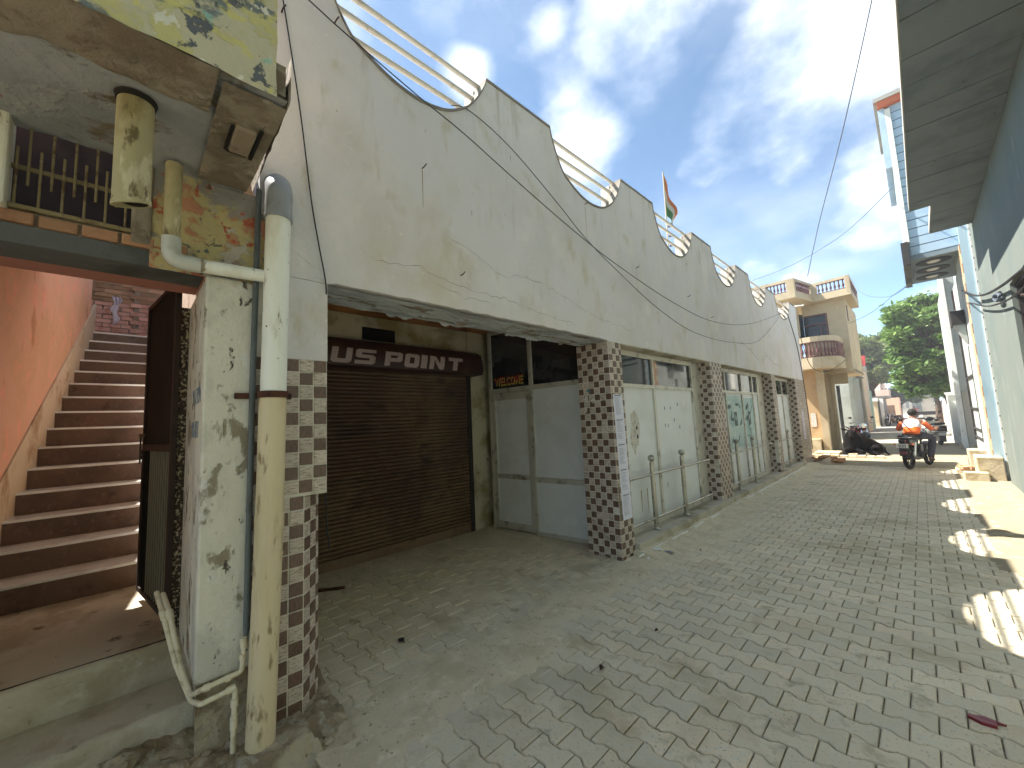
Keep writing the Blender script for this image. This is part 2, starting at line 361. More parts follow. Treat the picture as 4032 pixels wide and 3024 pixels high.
M['plinth'] = mat('plinth_cement', g(186, 178, 160), [(g(146, 136, 114), 2, .45, .65), (g(186, 180, 164), 7, .58, .72)], rough=.93, bump=(26, .006))
M['paver'] = mat('paver_concrete', g(216, 202, 176), [(g(207, 191, 162), 2.2, .45, .65), (g(205, 199, 180), 24, .5, .66), (g(170, 158, 132), 6, .56, .68), (g(150, 146, 134), 60, .58, .66), (g(178, 165, 136), .9, .54, .66)], rough=.92, vary=.07, hue=g(196, 188, 166), bump=(70, .004))
M['joint'] = mat('joint_sand', g(160, 150, 126), [(g(104, 96, 78), 8, .5, .7)], rough=.97, bump=(80, .004))
M['dirt'] = mat('dusty_sand', g(208, 196, 168), [(g(194, 182, 153), 4, .45, .62), (g(218, 207, 182), 9, .54, .66), (g(146, 134, 112), 26, .60, .68)], rough=.97, bump=(60, .008, 9))
M['rubble'] = mat('rubble_ground', g(184, 170, 144), [(g(142, 126, 102), 6, .42, .58), (g(168, 160, 142), 12, .56, .64), (g(84, 76, 62), 16, .62, .70), (g(168, 120, 96), 24, .70, .74)], rough=.97, bump=(40, .016, 9))
M['verge'] = mat('sandy_verge', g(144, 133, 110), [(g(142, 130, 104), 3, .45, .62), (g(170, 160, 136), 8, .56, .68), (g(136, 122, 96), 18, .60, .70)], rough=.97, bump=(40, .010, 9))
M['green_wall'] = mat('green_grey_plaster', g(108, 115, 108), [(g(100, 110, 105), 1.1, .45, .65, (1, 1, .5)), (g(120, 127, 120), 3, .54, .70, (1, 1, .4)), (g(88, 97, 92), 6, .64, .76, (1, 1, .35))], rough=.92, bump=(18, .006))
M['shutterboard'] = mat('board_marked_concrete', g(122, 131, 133), [(g(106, 115, 118), 1.4, .45, .65), (g(124, 126, 122), 6, .58, .7, (1, 1, 1)), (g(78, 78, 74), 9, .66, .74)], rough=.95, bump=(24, .006))
M['slab_edge'] = mat('slab_edge_cement', g(160, 157, 148), [(g(140, 136, 124), 5, .5, .7)], rough=.92)
M['blue'] = mat('sky_blue_paint', g(172, 196, 206), [(g(152, 182, 198), 2.4, .5, .68, (1, 1, .4)), (g(170, 196, 208), 6, .6, .7)], rough=.8)
M['blue_pale'] = mat('pale_blue_paint', g(168, 190, 206), [(g(154, 178, 198), 2, .5, .68)], rough=.8)
M['white'] = mat('white_paint', g(222, 222, 214), [(g(196, 194, 184), 5, .55, .7)], rough=.8)
M['line_dark'] = mat('groove_dark_paint', g(40, 46, 60), rough=.7)
M['orange_band'] = mat('terracotta_band', g(196, 108, 76), rough=.75)
M['chk_a'] = mat('check_tile_brown', g(160, 116, 86), rough=.5, vary=.1)
M['chk_b'] = mat('check_tile_beige', g(206, 186, 150), rough=.5, vary=.1)
M['yellow'] = mat('yellow_ochre_paint', g(184, 168, 140), [(g(170, 153, 124), 1.2, .45, .65), (g(208, 194, 168), 4, .6, .72)], rough=.85, bump=(12, .004))
M['peach'] = mat('peach_wall_paint', g(188, 160, 124), [(g(172, 144, 108), 1.2, .45, .65), (g(210, 190, 160), 3.5, .66, .70)], rough=.85)
M['maroon'] = mat('baluster_maroon', g(92, 56, 54), [(g(70, 40, 40), 9, .5, .7)], rough=.5, spec=.4)
M['baluster_pink'] = mat('baluster_faded', g(116, 80, 76), [(g(84, 54, 52), 12, .5, .65)], rough=.6)
M['glass_blue'] = mat('glass_teal', g(24, 40, 44), rough=.12, spec=.35)
M['grey_house'] = mat('grey_house_plaster', g(168, 172, 166), [(g(150, 154, 148), 1.2, .45, .65), (g(182, 184, 178), 3, .6, .7)], rough=.92)
M['mint'] = mat('mint_wall', g(128, 154, 138), [(g(112, 140, 124), 1, .45, .65)], rough=.9)
M['pink_house'] = mat('pale_pink_house', g(206, 184, 172), [(g(186, 164, 152), .6, .45, .65)], rough=.9)
M['cement_far'] = mat('cement_far', g(170, 164, 152), [(g(146, 140, 128), .8, .45, .65)], rough=.95)
M['red_paint'] = mat('red_paint', g(190, 60, 58), rough=.5)
M['bark'] = mat('bark', g(84, 70, 56), [(g(56, 46, 38), 6, .5, .65, (2, 2, .5))], rough=.95, bump=(12, .02))
M['road_far'] = mat('far_street', g(168, 162, 148), [(g(140, 134, 118), .8, .45, .6), (g(178, 170, 148), 2.5, .58, .7)], rough=.96, bump=(20, .006))
M['ground'] = mat('dusty_ground', g(170, 156, 130), [(g(150, 138, 112), .15, .45, .65)], rough=.97)
M['cable'] = mat('cable_black', g(30, 30, 32), rough=.6)
M['wire'] = mat('wire_grey', g(84, 92, 104), rough=.6)
M['paper'] = mat('paper_white', g(222, 222, 236), rough=.8)
M['ink'] = mat('printed_ink', g(58, 58, 70), rough=.8)
M['ink_pale'] = mat('printed_ink_pale', g(168, 168, 184), rough=.8)
M['black_rubber'] = mat('black_rubber', g(26, 26, 26), rough=.8)
M['black_plastic'] = mat('black_plastic', g(32, 32, 34), rough=.4, spec=.5)
M['chrome'] = mat('chrome', g(210, 210, 210), rough=.15, metal=1)
M['engine'] = mat('engine_grey', g(70, 70, 68), rough=.45, metal=.6)
def leafmat(name, c1, c2, c3):
    m = mat(name, c1, [(c2, 1.1, .42, .62), (c3, 3.5, .56, .7)], rough=.55, vary=.22, spec=.35)
    nt = m.node_tree; b = nt.nodes['Principled BSDF']; out = [n for n in nt.nodes if n.type == 'OUTPUT_MATERIAL'][0]
    t = nt.nodes.new('ShaderNodeBsdfTranslucent'); mx = nt.nodes.new('ShaderNodeMixShader'); mx.inputs[0].default_value = .35
    src = b.inputs['Base Color'].links[0].from_socket; nt.links.new(src, t.inputs[0])
    nt.links.new(b.outputs[0], mx.inputs[1]); nt.links.new(t.outputs[0], mx.inputs[2]); nt.links.new(mx.outputs[0], out.inputs[0]); return m
M['leaf_near'] = leafmat('leaf_green', g(112, 140, 70), g(76, 108, 48), g(156, 174, 104))
M['leaf_far'] = leafmat('leaf_olive', g(128, 140, 88), g(96, 114, 66), g(160, 166, 112))
M['leaf_dark'] = leafmat('leaf_dark', g(62, 84, 46), g(48, 68, 36), g(84, 104, 58))
# ================================================================ setting
gm = MB(); gm.add([(-500, -60, -.06), (500, -60, -.06), (500, 900, -.06), (-500, 900, -.06)], [(0, 1, 2, 3)])
gm.build('ground', M['ground'], kind='structure')
# far street beyond the paved stretch
fm = heightsheet(-3.4, 2.2, 14.55, 120, 12, 160, lambda x, y: -.004 + .012 * fb(x, y, .5, 3))
fm.build('street', M['road_far'], kind='structure', smooth=True)
# pavement: bed, dog-bone pavers with sandy joints
pave = MB().add([(-5.6, -1.2, -.02), (1.4, -1.2, -.02), (1.4, 14.7, -.02), (-5.6, 14.7, -.02)], [(0, 1, 2, 3)]).build('pavement', M['joint'], kind='structure')
PL, PW, PA = .205, .1455, .0125
def paver_ring(inset, z):
    hl = PL / 2 - .0032 - inset; w = PW / 2 - .0032 - inset; d = .016
    xs = [-hl, -PL / 4 - d, -PL / 4 + d, PL / 4 - d, PL / 4 + d, hl]; ys = [w + PA, w + PA, w - PA, w - PA, w + PA, w + PA]
    top = list(zip(xs, ys)); bot = [(x, -y) for x, y in reversed(top)]
    return [(x, y, z) for x, y in bot + top]
pring = paver_ring(.005, 0) + paver_ring(0, -.005) + paver_ring(0, -.02)
pfaces = [tuple(reversed(range(12)))[::-1]] + [(i, (i + 1) % 12, (i + 1) % 12 + 12, i + 12) for i in range(12)] + [(i + 12, (i + 1) % 12 + 12, (i + 1) % 12 + 24, i + 24) for i in range(12)]
PM = MB().add(pring, pfaces)
Mi = M3.transposed()
def toscreen(p):
    c = Mi @ (Vector(p) - Vector((0, 0, 1.6)))
    if c.z > -.05: return None
    return 2016 - 1560 * c.x / c.z, 1512 + 1560 * c.y / c.z, -c.z
slots = []
for j in range(int(-1.0 / PW), int(14.6 / PW)):
    y = j * PW + .07
    for i in range(-28, 8):
        x = (i + .5 * (j % 2)) * PL
        if x < -2.5 and not (.9 < y < 4.5 and x > -5.05): continue
        if x < -2.1 and y < .75: continue
        if x > 1.0: continue
        s = toscreen((x, y, 0))
        vis = s and -60 < s[0] < 4092 and 0 < s[1] < 3084
        if not vis and (x < -4.8 or y > 6): continue
        slots.append((1e9 if not vis else s[2], x, y))
slots.sort()
pm_me = PM.build('paver_tmp', M['paver'])
me_paver = pm_me.data; bpy.data.objects.remove(pm_me)
near = slots[:300]; far = slots[300:]
for k, (d, x, y) in enumerate(near):
    inst('paver', me_paver, pave, (x, y, random.gauss(0, .0013) - (.005 if random.random() < .05 else 0)), (random.gauss(0, .005), random.gauss(0, .004), random.gauss(0, .006)))
base_v = np.array(PM.v); VV = []; FF = []
for k, (d, x, y) in enumerate(far):
    a = random.gauss(0, .006); tx, ty = random.gauss(0, .004), random.gauss(0, .005)
    v = base_v.copy(); v[:, 2] += v[:, 0] * tx + v[:, 1] * ty + random.gauss(0, .0013) - (.005 if random.random() < .05 else 0)
    xy = v[:, :2] @ np.array([[math.cos(a), math.sin(a)], [-math.sin(a), math.cos(a)]]); v[:, 0] = xy[:, 0] + x; v[:, 1] = xy[:, 1] + y
    o = len(VV) * 36; VV.append(v); FF += [tuple(i + o for i in f) for f in PM.f]
mb = MB(); mb.v = [tuple(p) for p in np.concatenate(VV)]; mb.f = FF
mb.build('pavers', M['paver'], pave, kind='stuff')
# sandy dust lying over the pavers along the shop front and in the recess
def dust(x, y):
    band = math.exp(-((x + 2.22 - .08 * math.sin(y * 1.3)) / .30) ** 2)
    if y < 4.3 and x < -2.2: band = max(band, math.exp(-((x + 2.35) / .30) ** 2))
    n = fb(x, y, 2.2, 4); n2 = fb(x, y, 14, 3, 9)
    z = -.018 + .025 * band + .018 * n * (.35 + band) + .006 * n2
    if y > 4.3: z += .055 * max(0, min(1, (-2.22 - x) / .25)) * (1 + .5 * n)
    if x < -2.6 and y < 4.3: z = -.0085 + .014 * n + .005 * n2
    if y < .9: z += .02 * (0.9 - y) * (1 if x < -1.7 else max(0, 1 - (x + 1.7) * 2))
    if x > -1.5: z -= .012 * min(1, (x + 1.5) * 2)
    return z
heightsheet(-2.52, -1.15, .72, 15.4, 70, 620, dust).build('sand_drift', M['dirt'], kind='stuff', smooth=True)
heightsheet(-4.95, -2.52, .9, 4.2, 90, 120, dust).build('dust_layer', M['dirt'], kind='stuff', smooth=True)
def verge(x, y):
    e = .36 + .10 * fb(0, y, .7, 2) - (.10 if y > 6 else 0) + (0.35 if y < 3.6 else 0)
    t = max(0, min(1, (x - e) / .18)); n = fb(x, y, 3, 4, 4); n2 = fb(x, y, 16, 3, 2)
    return -.02 + .032 * t + .010 * n * (.4 + t) + .005 * n2 + (.03 * max(0, (x - .8)) if y < 12 else 0)
heightsheet(.05, 1.3, .5, 14.8, 60, 560, verge).build('sand_verge', M['verge'], kind='stuff', smooth=True)
heightsheet(-3.4, 2.2, 14.5, 24, 90, 140, lambda x, y: .003 + .016 * fb(x, y, 1.6, 4, 7)).build('packed_earth', M['verge'], kind='stuff', smooth=True)
def rub_h(x, y):
    n = fb(x, y, 5, 4, 3); n2 = abs(fb(x, y, 17, 3, 5)); w = max(0, min(1, (-2.12 - x) / .30))
    z = -.03 + .11 * w + .05 * n * (.3 + w) + .03 * n2 * w
    if x < -2.62: z += .05 * min(1, (-2.62 - x) / .15)
    return z
heightsheet(-3.0, -1.75, -1.0, .92, 110, 170, rub_h).build('rubble_ground', M['rubble'], kind='stuff', smooth=True)

# ================================================================ shop building
XF = -2.51
shop = thing('shop_building', 'long cream shop building with scalloped parapet and brown mosaic tiled pillars', 'building', (0, 0, 0))
scoop = [(0, 0), (.02, -.10), (.07, -.23), (.13, -.35), (.20, -.45), (.28, -.50), (.43, -.57), (.58, -.61), (.74, -.62), (.92, -.59), (1.07, -.52), (1.22, -.40), (1.34, -.24), (1.42, -.09), (1.45, 0)]
ZT = 4.79
peaks = [(2.29 + 2.365 * k, 3.20 + 2.365 * k) for k in range(-1, 6)]
peaks[-1] = (14.45, 15.35); peaks[0] = (.50, .84)
top = [(peaks[0][0], ZT)]; scoops = []
for k in range(len(peaks) - 1):
    a = peaks[k][1]; b = peaks[k + 1][0]; w = b - a
    zt2 = ZT + (.10 if k == len(peaks) - 2 else 0)
    pts = [(a + px / 1.45 * w, ZT + pz * (1 if px < .8 else 1) + (zt2 - ZT) * px / 1.45) for px, pz in scoop]
    # smooth the profile
    sm = []
    for i in range(len(pts) - 1):
        for q in range(3):
            t = q / 3; p0 = pts[max(i - 1, 0)]; p1 = pts[i]; p2 = pts[i + 1]; p3 = pts[min(i + 2, len(pts) - 1)]
            sm.append(tuple(.5 * ((2 * p1[c]) + (-p0[c] + p2[c]) * t + (2 * p0[c] - 5 * p1[c] + 4 * p2[c] - p3[c]) * t * t + (-p0[c] + 3 * p1[c] - 3 * p2[c] + p3[c]) * t ** 3) for c in (0, 1)))
    sm.append(pts[-1]); top += sm; scoops.append((a, b, sm))
top.append((15.35, ZT + .10))
# facade wall as strips so that the front face stays well triangulated
def wall_strip(topline, zb, x0, x1):
    m = MB(); n = len(topline)
    vs = []
    for (y, z) in topline: vs += [(x0, y, zb), (x0, y, z), (x1, y, z), (x1, y, zb)]
    fs = []
    for i in range(n - 1):
        a = 4 * i; b = a + 4
        fs += [(a, a + 1, b + 1, b), (a + 1, a + 2, b + 2, b + 1), (a + 2, a + 3, b + 3, b + 2), (a + 3, a, b, b + 3)]
    fs += [(0, 3, 2, 1), (4 * n - 4, 4 * n - 3, 4 * n - 2, 4 * n - 1)]
    return m.add(vs, fs)
ZB = 2.52
wall_strip(top, 2.8799, XF, XF - .15).build('wall', M['plaster'], shop)
# lower band of the facade, its edge chipped along the first bay
low = []; n = 240
y0, y1 = .56, 15.35
vs = []; fs = []
for i in range(n + 1):
    y = y0 + (y1 - y0) * i / n
    ch = 0
    if .87 < y < 4.06: ch = .012 + .035 * abs(fb(y, 0, 4, 4)) * (1 if 1.2 < y < 3.4 else .4)
    zb = ZB + ch + (.008 * fb(y, 3, 9, 3))
    vs += [(XF, y, zb), (XF, y, 2.88), (XF - .20, y, 2.878), (XF - .20, y, ZB)]
for i in range(n):
    a = 4 * i; b = a + 4
    fs += [(a, a + 1, b + 1, b), (a + 3, a, b, b + 3), (a + 2, a + 3, b + 3, b + 2), (a + 1, a + 2, b + 2, b + 1)]
fs += [(0, 3, 2, 1), (4 * n, 4 * n + 1, 4 * n + 2, 4 * n + 3)]
MB().add(vs, fs).build('lintel_band', M['plaster'], shop)
# beam behind: rough soffit
def soff(x, y):
    r = abs(fb(x * 2.5, y, 3.2, 4, 2)); return ZB + .001 - (.030 * max(0, r - .10) if y < 4.2 else .012 * r)
MBs = heightsheet(-2.90, -2.53, .87, 4.05, 24, 150, lambda x, y: soff(x, y) - .004)
MBs.build('soffit', M['soffit'], shop)
MB().box(-2.90, -2.716, .87, 4.05, ZB + .01, 3.09).build('beam', M['soffit'], shop)
MB().box(-2.86, -2.716, 4.35, 15.3, ZB - .0, 3.09).box(-2.715, -2.52, 4.35, 15.3, ZB - .012, ZB - .001).build('beam', M['plinth'], shop)
# curled flakes of paint hanging under the first beam
for k in range(26):
    y = random.uniform(1.5, 3.7); x = random.uniform(-2.9, -2.62) if k % 2 else random.uniform(-2.91, -2.88)
    L = random.uniform(.04, .16); d = random.uniform(.015, .055)
    pts = []
    nn = 6
    v1 = []; 
    for q in range(nn + 1):
        yy = y - L / 2 + L * q / nn; dd = d * math.sin(math.pi * q / nn) * random.uniform(.5, 1.1)
        v1 += [(x, yy, ZB - .004), (x - dd * .7, yy, ZB - .006 - dd * .35)]
    f1 = [(2 * q, 2 * q + 1, 2 * q + 3, 2 * q + 2) for q in range(nn)]
    m = MB().add(v1, f1); m.add([(a - .002, b, c - .002) for a, b, c in v1], f1)
    m.build('paint_flake', M['soffit'], shop)
# coping line round the scallops
cop = MB(); T = top
for i in range(len(T) - 1):
    (ya, za), (yb, zb) = T[i], T[i + 1]
    if abs(ya - yb) + abs(za - zb) < 1e-5: continue
    cop.hexa([(XF - .16, ya, za - .012), (XF + .009, ya, za - .010), (XF + .009, yb, zb - .010), (XF - .16, yb, zb - .012),
              (XF - .16, ya, za + .016), (XF + .009, ya, za + .014), (XF + .009, yb, zb + .014), (XF - .16, yb, zb + .016)])
cop.build('coping', M['coping'], shop)
# parapet rails in each scallop and little pillars behind
for (a, b, sm) in scoops:
    for z in (4.80, 4.635, 4.465):
        MB().tube([(-2.62, a - .06, z - .012), (-2.62, b + .04, z - .012)], .021, 10).build('parapet_rail', M['rail_white'], shop, smooth=True)
    MB().box(-2.80, -2.668, b - .03, b + .14, 3.3, ZT - .02).build('parapet_pier', M['rail_white'], shop)
# roof, back and end walls
MB().box(-9.0, -2.67, .60, 15.3, 3.1, 3.3).build('roof', M['ceil_orange'], shop)
MB().box(-9.0, -2.52, 15.30, 15.345, 0, 3.09).box(-9.2, -9.0, .5, 15.3, 0, 3.3).build('end_wall', M['plaster'], shop)
MB().box(-9.0, -2.92, .62, .86, 0, 3.09).build('side_wall', M['alcove'], shop)
MB().box(-9.0, -2.67, .60, 15.3, 3.302, 3.33).build('roof_bounce_sheet', M['slab_edge'], shop)  # unseen pale sheet added so the roof top bounces neutral light
# fine cracks in the plaster
def crack(pts, w=.0035, seed=0, name='crack'):
    random.seed(seed); P = []
    for i in range(len(pts) - 1):
        (ya, za), (yb, zb) = pts[i], pts[i + 1]; k = max(2, int(math.hypot(yb - ya, zb - za) / .05))
        for q in range(k):
            t = q / k; P.append((ya + (yb - ya) * t + random.gauss(0, .006), za + (zb - za) * t + random.gauss(0, .011)))
    P.append(pts[-1]); m = MB(); v = []
    for i, (y, z) in enumerate(P):
        ww = w * (.4 + .8 * random.random()) * (1 if 1 < i < len(P) - 2 else .3); v += [(XF + .0012, y, z - ww / 2), (XF + .0012, y, z + ww / 2)]
    m.add(v, [(2 * i, 2 * i + 2, 2 * i + 3, 2 * i + 1) for i in range(len(P) - 1)])
    m.build(name, M['dark_crack'], shop)
M['dark_crack'] = mat('crack_shadow_dirt', g(132, 122, 106), rough=1)
crack([(1.15, 2.76), (1.5, 2.79), (1.9, 2.72), (2.4, 2.72), (2.9, 2.66), (3.5, 2.63)], .004, 1)
crack([(1.6, 2.72), (1.9, 2.66), (2.3, 2.63)], .003, 2)
crack([(1.75, 3.12), (2.1, 3.05), (2.35, 2.93), (2.7, 2.98), (3.0, 2.97)], .003, 3)
crack([(2.6, 3.0), (3.2, 2.93), (3.9, 2.76), (4.8, 2.72)], .0035, 4)
crack([(.62, 2.55), (.72, 2.52), (.82, 2.55)], .003, 5); crack([(.64, 2.72), (.75, 2.63), (.84, 2.6)], .003, 6)
crack([(9.2, 3.1), (9.9, 2.95), (10.6, 2.75)], .012, 7); crack([(11.0, 3.0), (11.8, 2.8), (12.4, 2.78)], .012, 8)
crack([(11.05, 4.18), (11.1, 3.4), (11.3, 3.0)], .006, 9)
random.seed(21)
# nails and bent hooks left in the wall, with their rust streaks
for (y, z) in [(1.58, 3.60), (1.92, 2.82), (.92, 4.36), (3.78, 4.12), (4.9, 3.62), (6.6, 3.55), (.60, 4.2), (7.6, 3.35)]:
    MB().tube([(XF - .02, y, z), (XF + .035, y, z), (XF + .045, y + .012, z + .022)], .0045, 6).build('hook', M['rust'], shop)
M['streak'] = mat('rust_streak', g(160, 146, 120), rough=.95)
for (y, z, L) in [(1.58, 3.585, .30), (4.9, 3.6, .35), (3.78, 4.1, .5)]:
    MB().add([(XF + .001, y - .004, z), (XF + .001, y + .005, z), (XF + .001, y + .003, z - L), (XF + .001, y - .001, z - L)], [(0, 1, 2, 3)]).build('rust_streak', M['streak'], shop)

# ---- tiled pillars
TP = .0775
def unit_tile():
    m = MB(); h = TP / 2 - .0042; b = .0022
    m.add([(-h, -h, 0), (h, -h, 0), (h, h, 0), (-h, h, 0), (-h, -h, .0035), (h, -h, .0035), (h, h, .0035), (-h, h, .0035), (-h + b, -h + b, .005), (h - b, -h + b, .005), (h - b, h - b, .005), (-h + b, h - b, .005)],
          [(0, 1, 5, 4), (1, 2, 6, 5), (2, 3, 7, 6), (3, 0, 4, 7), (4, 5, 9, 8), (5, 6, 10, 9), (6, 7, 11, 10), (7, 4, 8, 11), (8, 9, 10, 11)])
    return m
UT = unit_tile()
_t = UT.build('t', M['tile_light']); me_tl = _t.data; bpy.data.objects.remove(_t)
_t = UT.build('t', M['tile_dark']); me_td = _t.data; bpy.data.objects.remove(_t)
TILES = []   # (distance, pillar, matrix, dark)
def tile_face(pil, o, u, n, width, z0, z1, phase=0, skip=None, dark=None):
    """tiles over a face starting at corner o along unit u, outward normal n"""
    u = Vector(u); nrm = Vector(n); cols = max(1, int(math.ceil(width / TP - .25))); rows = int((z1 - z0) / TP)
    for r in range(rows + 1):
        zc_ = z1 - (r + .5) * TP
        if zc_ < z0: continue
        for c in range(cols):
            w = min(TP, width - c * TP)
            if w < .02: continue
            if skip and skip(c, r, zc_): continue
            p = Vector((o[0], o[1], 0)) + u * (c * TP + w / 2); p.z = zc_
            dk = dark(c, r) if dark else ((c + (1 if (r + phase) % 2 else 0)) % 2 == 0 and (c + r + phase) % 4 != 3 or random.random() < .04)
            rot = Matrix((u, Vector((0, 0, 1)), nrm)).transposed().to_4x4()
            mt = Matrix.Translation(p) @ rot @ Matrix.Diagonal((w / TP, 1, 1, 1))
            s = toscreen(p); TILES.append((s[2] if s else 99, pil, mt, dk))
def chk(ph):
    return lambda c, r: (c + r + ph) % 2 == 0 if (r + ph) % 4 else (c + ph) % 2 == 0
def pillar(label, y0, y1, x0, gaps=(), top_z=ZB, phase=0):
    p = MB().box(x0, XF, y0, y1, 0, top_z - .002).build('tiled_pillar', M['grout'], shop, label=label)
    def sk(c, r, z): return False
    def sk2(c, r, z):
        return any(abs(z - a) < b and c == 0 for a, b in gaps)
    wd = XF - x0
    tile_face(p, (XF, y0), (-1, 0, 0), (0, -1, 0), wd, 0.0, top_z, phase, skip=sk2, dark=lambda c, r: (c + r + phase) % 2 == 0 and (c * 7 + r * 3) % 23 != 0)
    tile_face(p, (XF, y0), (0, 1, 0), (1, 0, 0), y1 - y0, 0.0, top_z, phase + 1, skip=sk2, dark=lambda c, r: (c + r + phase) % 2 == 0 and (c * 5 + r * 3) % 19 != 0)
    return p
# first pillar: its lower corner is splayed
p1 = MB().prism([(-2.90, .50, 1.24), (XF, .50, 1.24), (XF, .87, 1.24), (-2.90, .87, 1.24)], (0, 0, ZB - 1.243))
p1.prism([(-2.90, .50, 0), (XF, .50, 0), (XF, .745, 0), (-2.66, .87, 0), (-2.90, .87, 0)], (0, 0, 1.239))
P1 = p1.build('tiled_pillar', M['grout'], shop, label='first pillar, tiled below and plastered above, beside the cream drain pipe')
MB().box(-2.9, XF + .004, .56, .872, 2.03, ZB - .004).build('plaster_cap', M['plaster'], shop)
dk1 = lambda c, r: (c + r) % 2 == 0 if r < 10 else ((c * 2 + r) % 3 == 0 or (c + r) % 4 == 1)
tile_face(P1, (XF, .87 - 5 * TP), (0, 1, 0), (1, 0, 0), 5 * TP, 1.243, 2.03, 0, dark=dk1)
tile_face(P1, (XF, .745 - 3 * TP), (0, 1, 0), (1, 0, 0), 3 * TP, 0.02, 1.242, 0, dark=lambda c, r: (c + r) % 2 == 0 or (r * c) % 5 == 4)
du = Vector((-.15, .125, 0)).normalized(); dn = Vector((.125, .15, 0)).normalized()
tile_face(P1, (XF, .745), du, dn,   .19, 0.02, 1.239, 0, dark=lambda c, r: (c + r) % 2 == 1)
tile_face(P1, (XF, .50), (-1, 0, 0), (0, -1, 0), .39, 0.0, 2.03, 0, dark=lambda c, r: (c + r) % 2 == 1)
P2 = pillar('second pillar, with a strip of white paper notices pasted down its street face', 4.065, 4.345, -2.97, gaps=[(.55, .04)])
P3 = pillar('third pillar, its tiled corner cracked at mid height', 7.32, 7.87, -2.90, phase=1, gaps=[(1.25, .04), (.62, .05)])
P4 = pillar('fourth pillar, a vertical strip of tiles missing near its base', 11.40, 11.76, -2.90, gaps=[(.62, .30)])
P5 = pillar('last pillar at the far end of the shop, wide, with pale notices', 14.0, 15.34, -2.90, phase=1)
for (pil, cr) in [(P3, [(1.42, .02), (1.30, .03), (1.20, .02), (1.10, .035), (1.0, .02)]), (P3, [(.70, .02), (.62, .04), (.54, .02)]), (P2, [(.85, .02), (.66, .03), (.55, .05), (.44, .03)])]:
    yy = 7.32 if pil is P3 else 4.065
    v = []
    for z, w in cr: v += [(XF + .0065, yy, z), (XF + .0065, yy + w, z + .01)]
    MB().add(v, [(2 * i, 2 * i + 1, 2 * i + 3, 2 * i + 2) for i in range(len(cr) - 1)]).build('crack', M['dark_crack'], pil)
TILES.sort(key=lambda t: t[0])
rest = {}
ut_v = np.array(UT.v)
for k, (d, pil, mt, dk) in enumerate(TILES):
    if k < 300:
        o = inst('tile', me_td if dk else me_tl, pil); o.matrix_world = mt
    else:
        rest.setdefault((pil.name, dk), []).append(mt)
for (pn, dk), ms in rest.items():
    m = MB()
    for mt in ms:
        vv = [tuple(mt @ Vector(p)) for p in UT.v]; m.add(vv, UT.f)
    m.build('tiles', M['tile_dark'] if dk else M['tile_light'], bpy.data.objects[pn], kind='stuff')
# plinth under the windows
pl = MB()
pl.box(-2.95, -2.44, 4.35, 7.315, 0, .13).box(-2.95, -2.44, 7.875, 11.395, 0, .13).box(-2.95, -2.44, 11.765, 13.995, 0, .13).box(-2.505, -2.44, 7.316, 7.874, 0, .125).box(-2.505, -2.44, 11.396, 11.764, 0, .125)
pl.build('plinth', M['plinth'], shop, bevel=.008)

# ---- recess with the roller shutter
MB().box(-5.12, -4.965, .86, 4.30, 0, 3.09).build('recess_wall', M['alcove'], shop)
# the wall is behind the shutter; a return strip closes the corner
MB().box(-4.964, -4.95, 3.86, 4.21, 0, 3.09).build('recess_wall', M['alcove'], shop)
MB().box(-4.962, -4.955, 2.16, 2.62, 2.77, 2.94).build('vent_hole', M['dark'], shop)
MB().tube([(-4.955, 1.96 + .05 * math.cos(a) * (1 - a / 16), 2.85 + .05 * math.sin(a) * (1 - a / 16)) for a in np.linspace(0, 11, 34)], .004, 5).build('wall_ornament', M['alcove'], shop)
sh = MB().box(-4.945, -4.935, .9, 3.79, .10, 2.40).build('roller_shutter', M['dark'], shop, label='closed brown roller shutter')
NS = 46
slat = MB(); 
prof = [(0, 0), (.018, .006), (.030, .017), (.034, .027), (.027, .038), (.003, .0455)]
vs = []; fs = []
for (x, z) in prof: vs += [(x, 0, z), (x, 2.89, z)]
for i in range(len(prof) - 1): fs.append((2 * i, 2 * i + 1, 2 * i + 3, 2 * i + 2))
me_slat = MB().add(vs, fs).build('slat', M['shutter'], sh, smooth=False)
me_slat.location = (-4.93, .9, .12)
for k in range(1, NS): inst('slat', me_slat.data, sh, (-4.93 + random.gauss(0, .0008), .9, .12 + k * .0495))
MB().box(-4.935, -4.90, .9, 3.79, .0, .118).build('bottom_rail', M['shutter'], sh, bevel=.004)
MB().box(-4.94, -4.885, 3.79, 3.86, 0, 2.40).build('guide_rail', M['iron_dark'], sh, bevel=.003)
bx = [(-4.95, 2.74), (-4.84, 2.73), (-4.76, 2.70), (-4.70, 2.64), (-4.668, 2.56), (-4.66, 2.50), (-4.66, 2.42), (-4.672, 2.375), (-4.70, 2.36), (-4.95, 2.36)]
sbx = MB().prism([(x, .88, z) for x, z in bx], (0, 3.06, 0)).build('shutter_box', M['shutter_box'], sh, smooth=True)
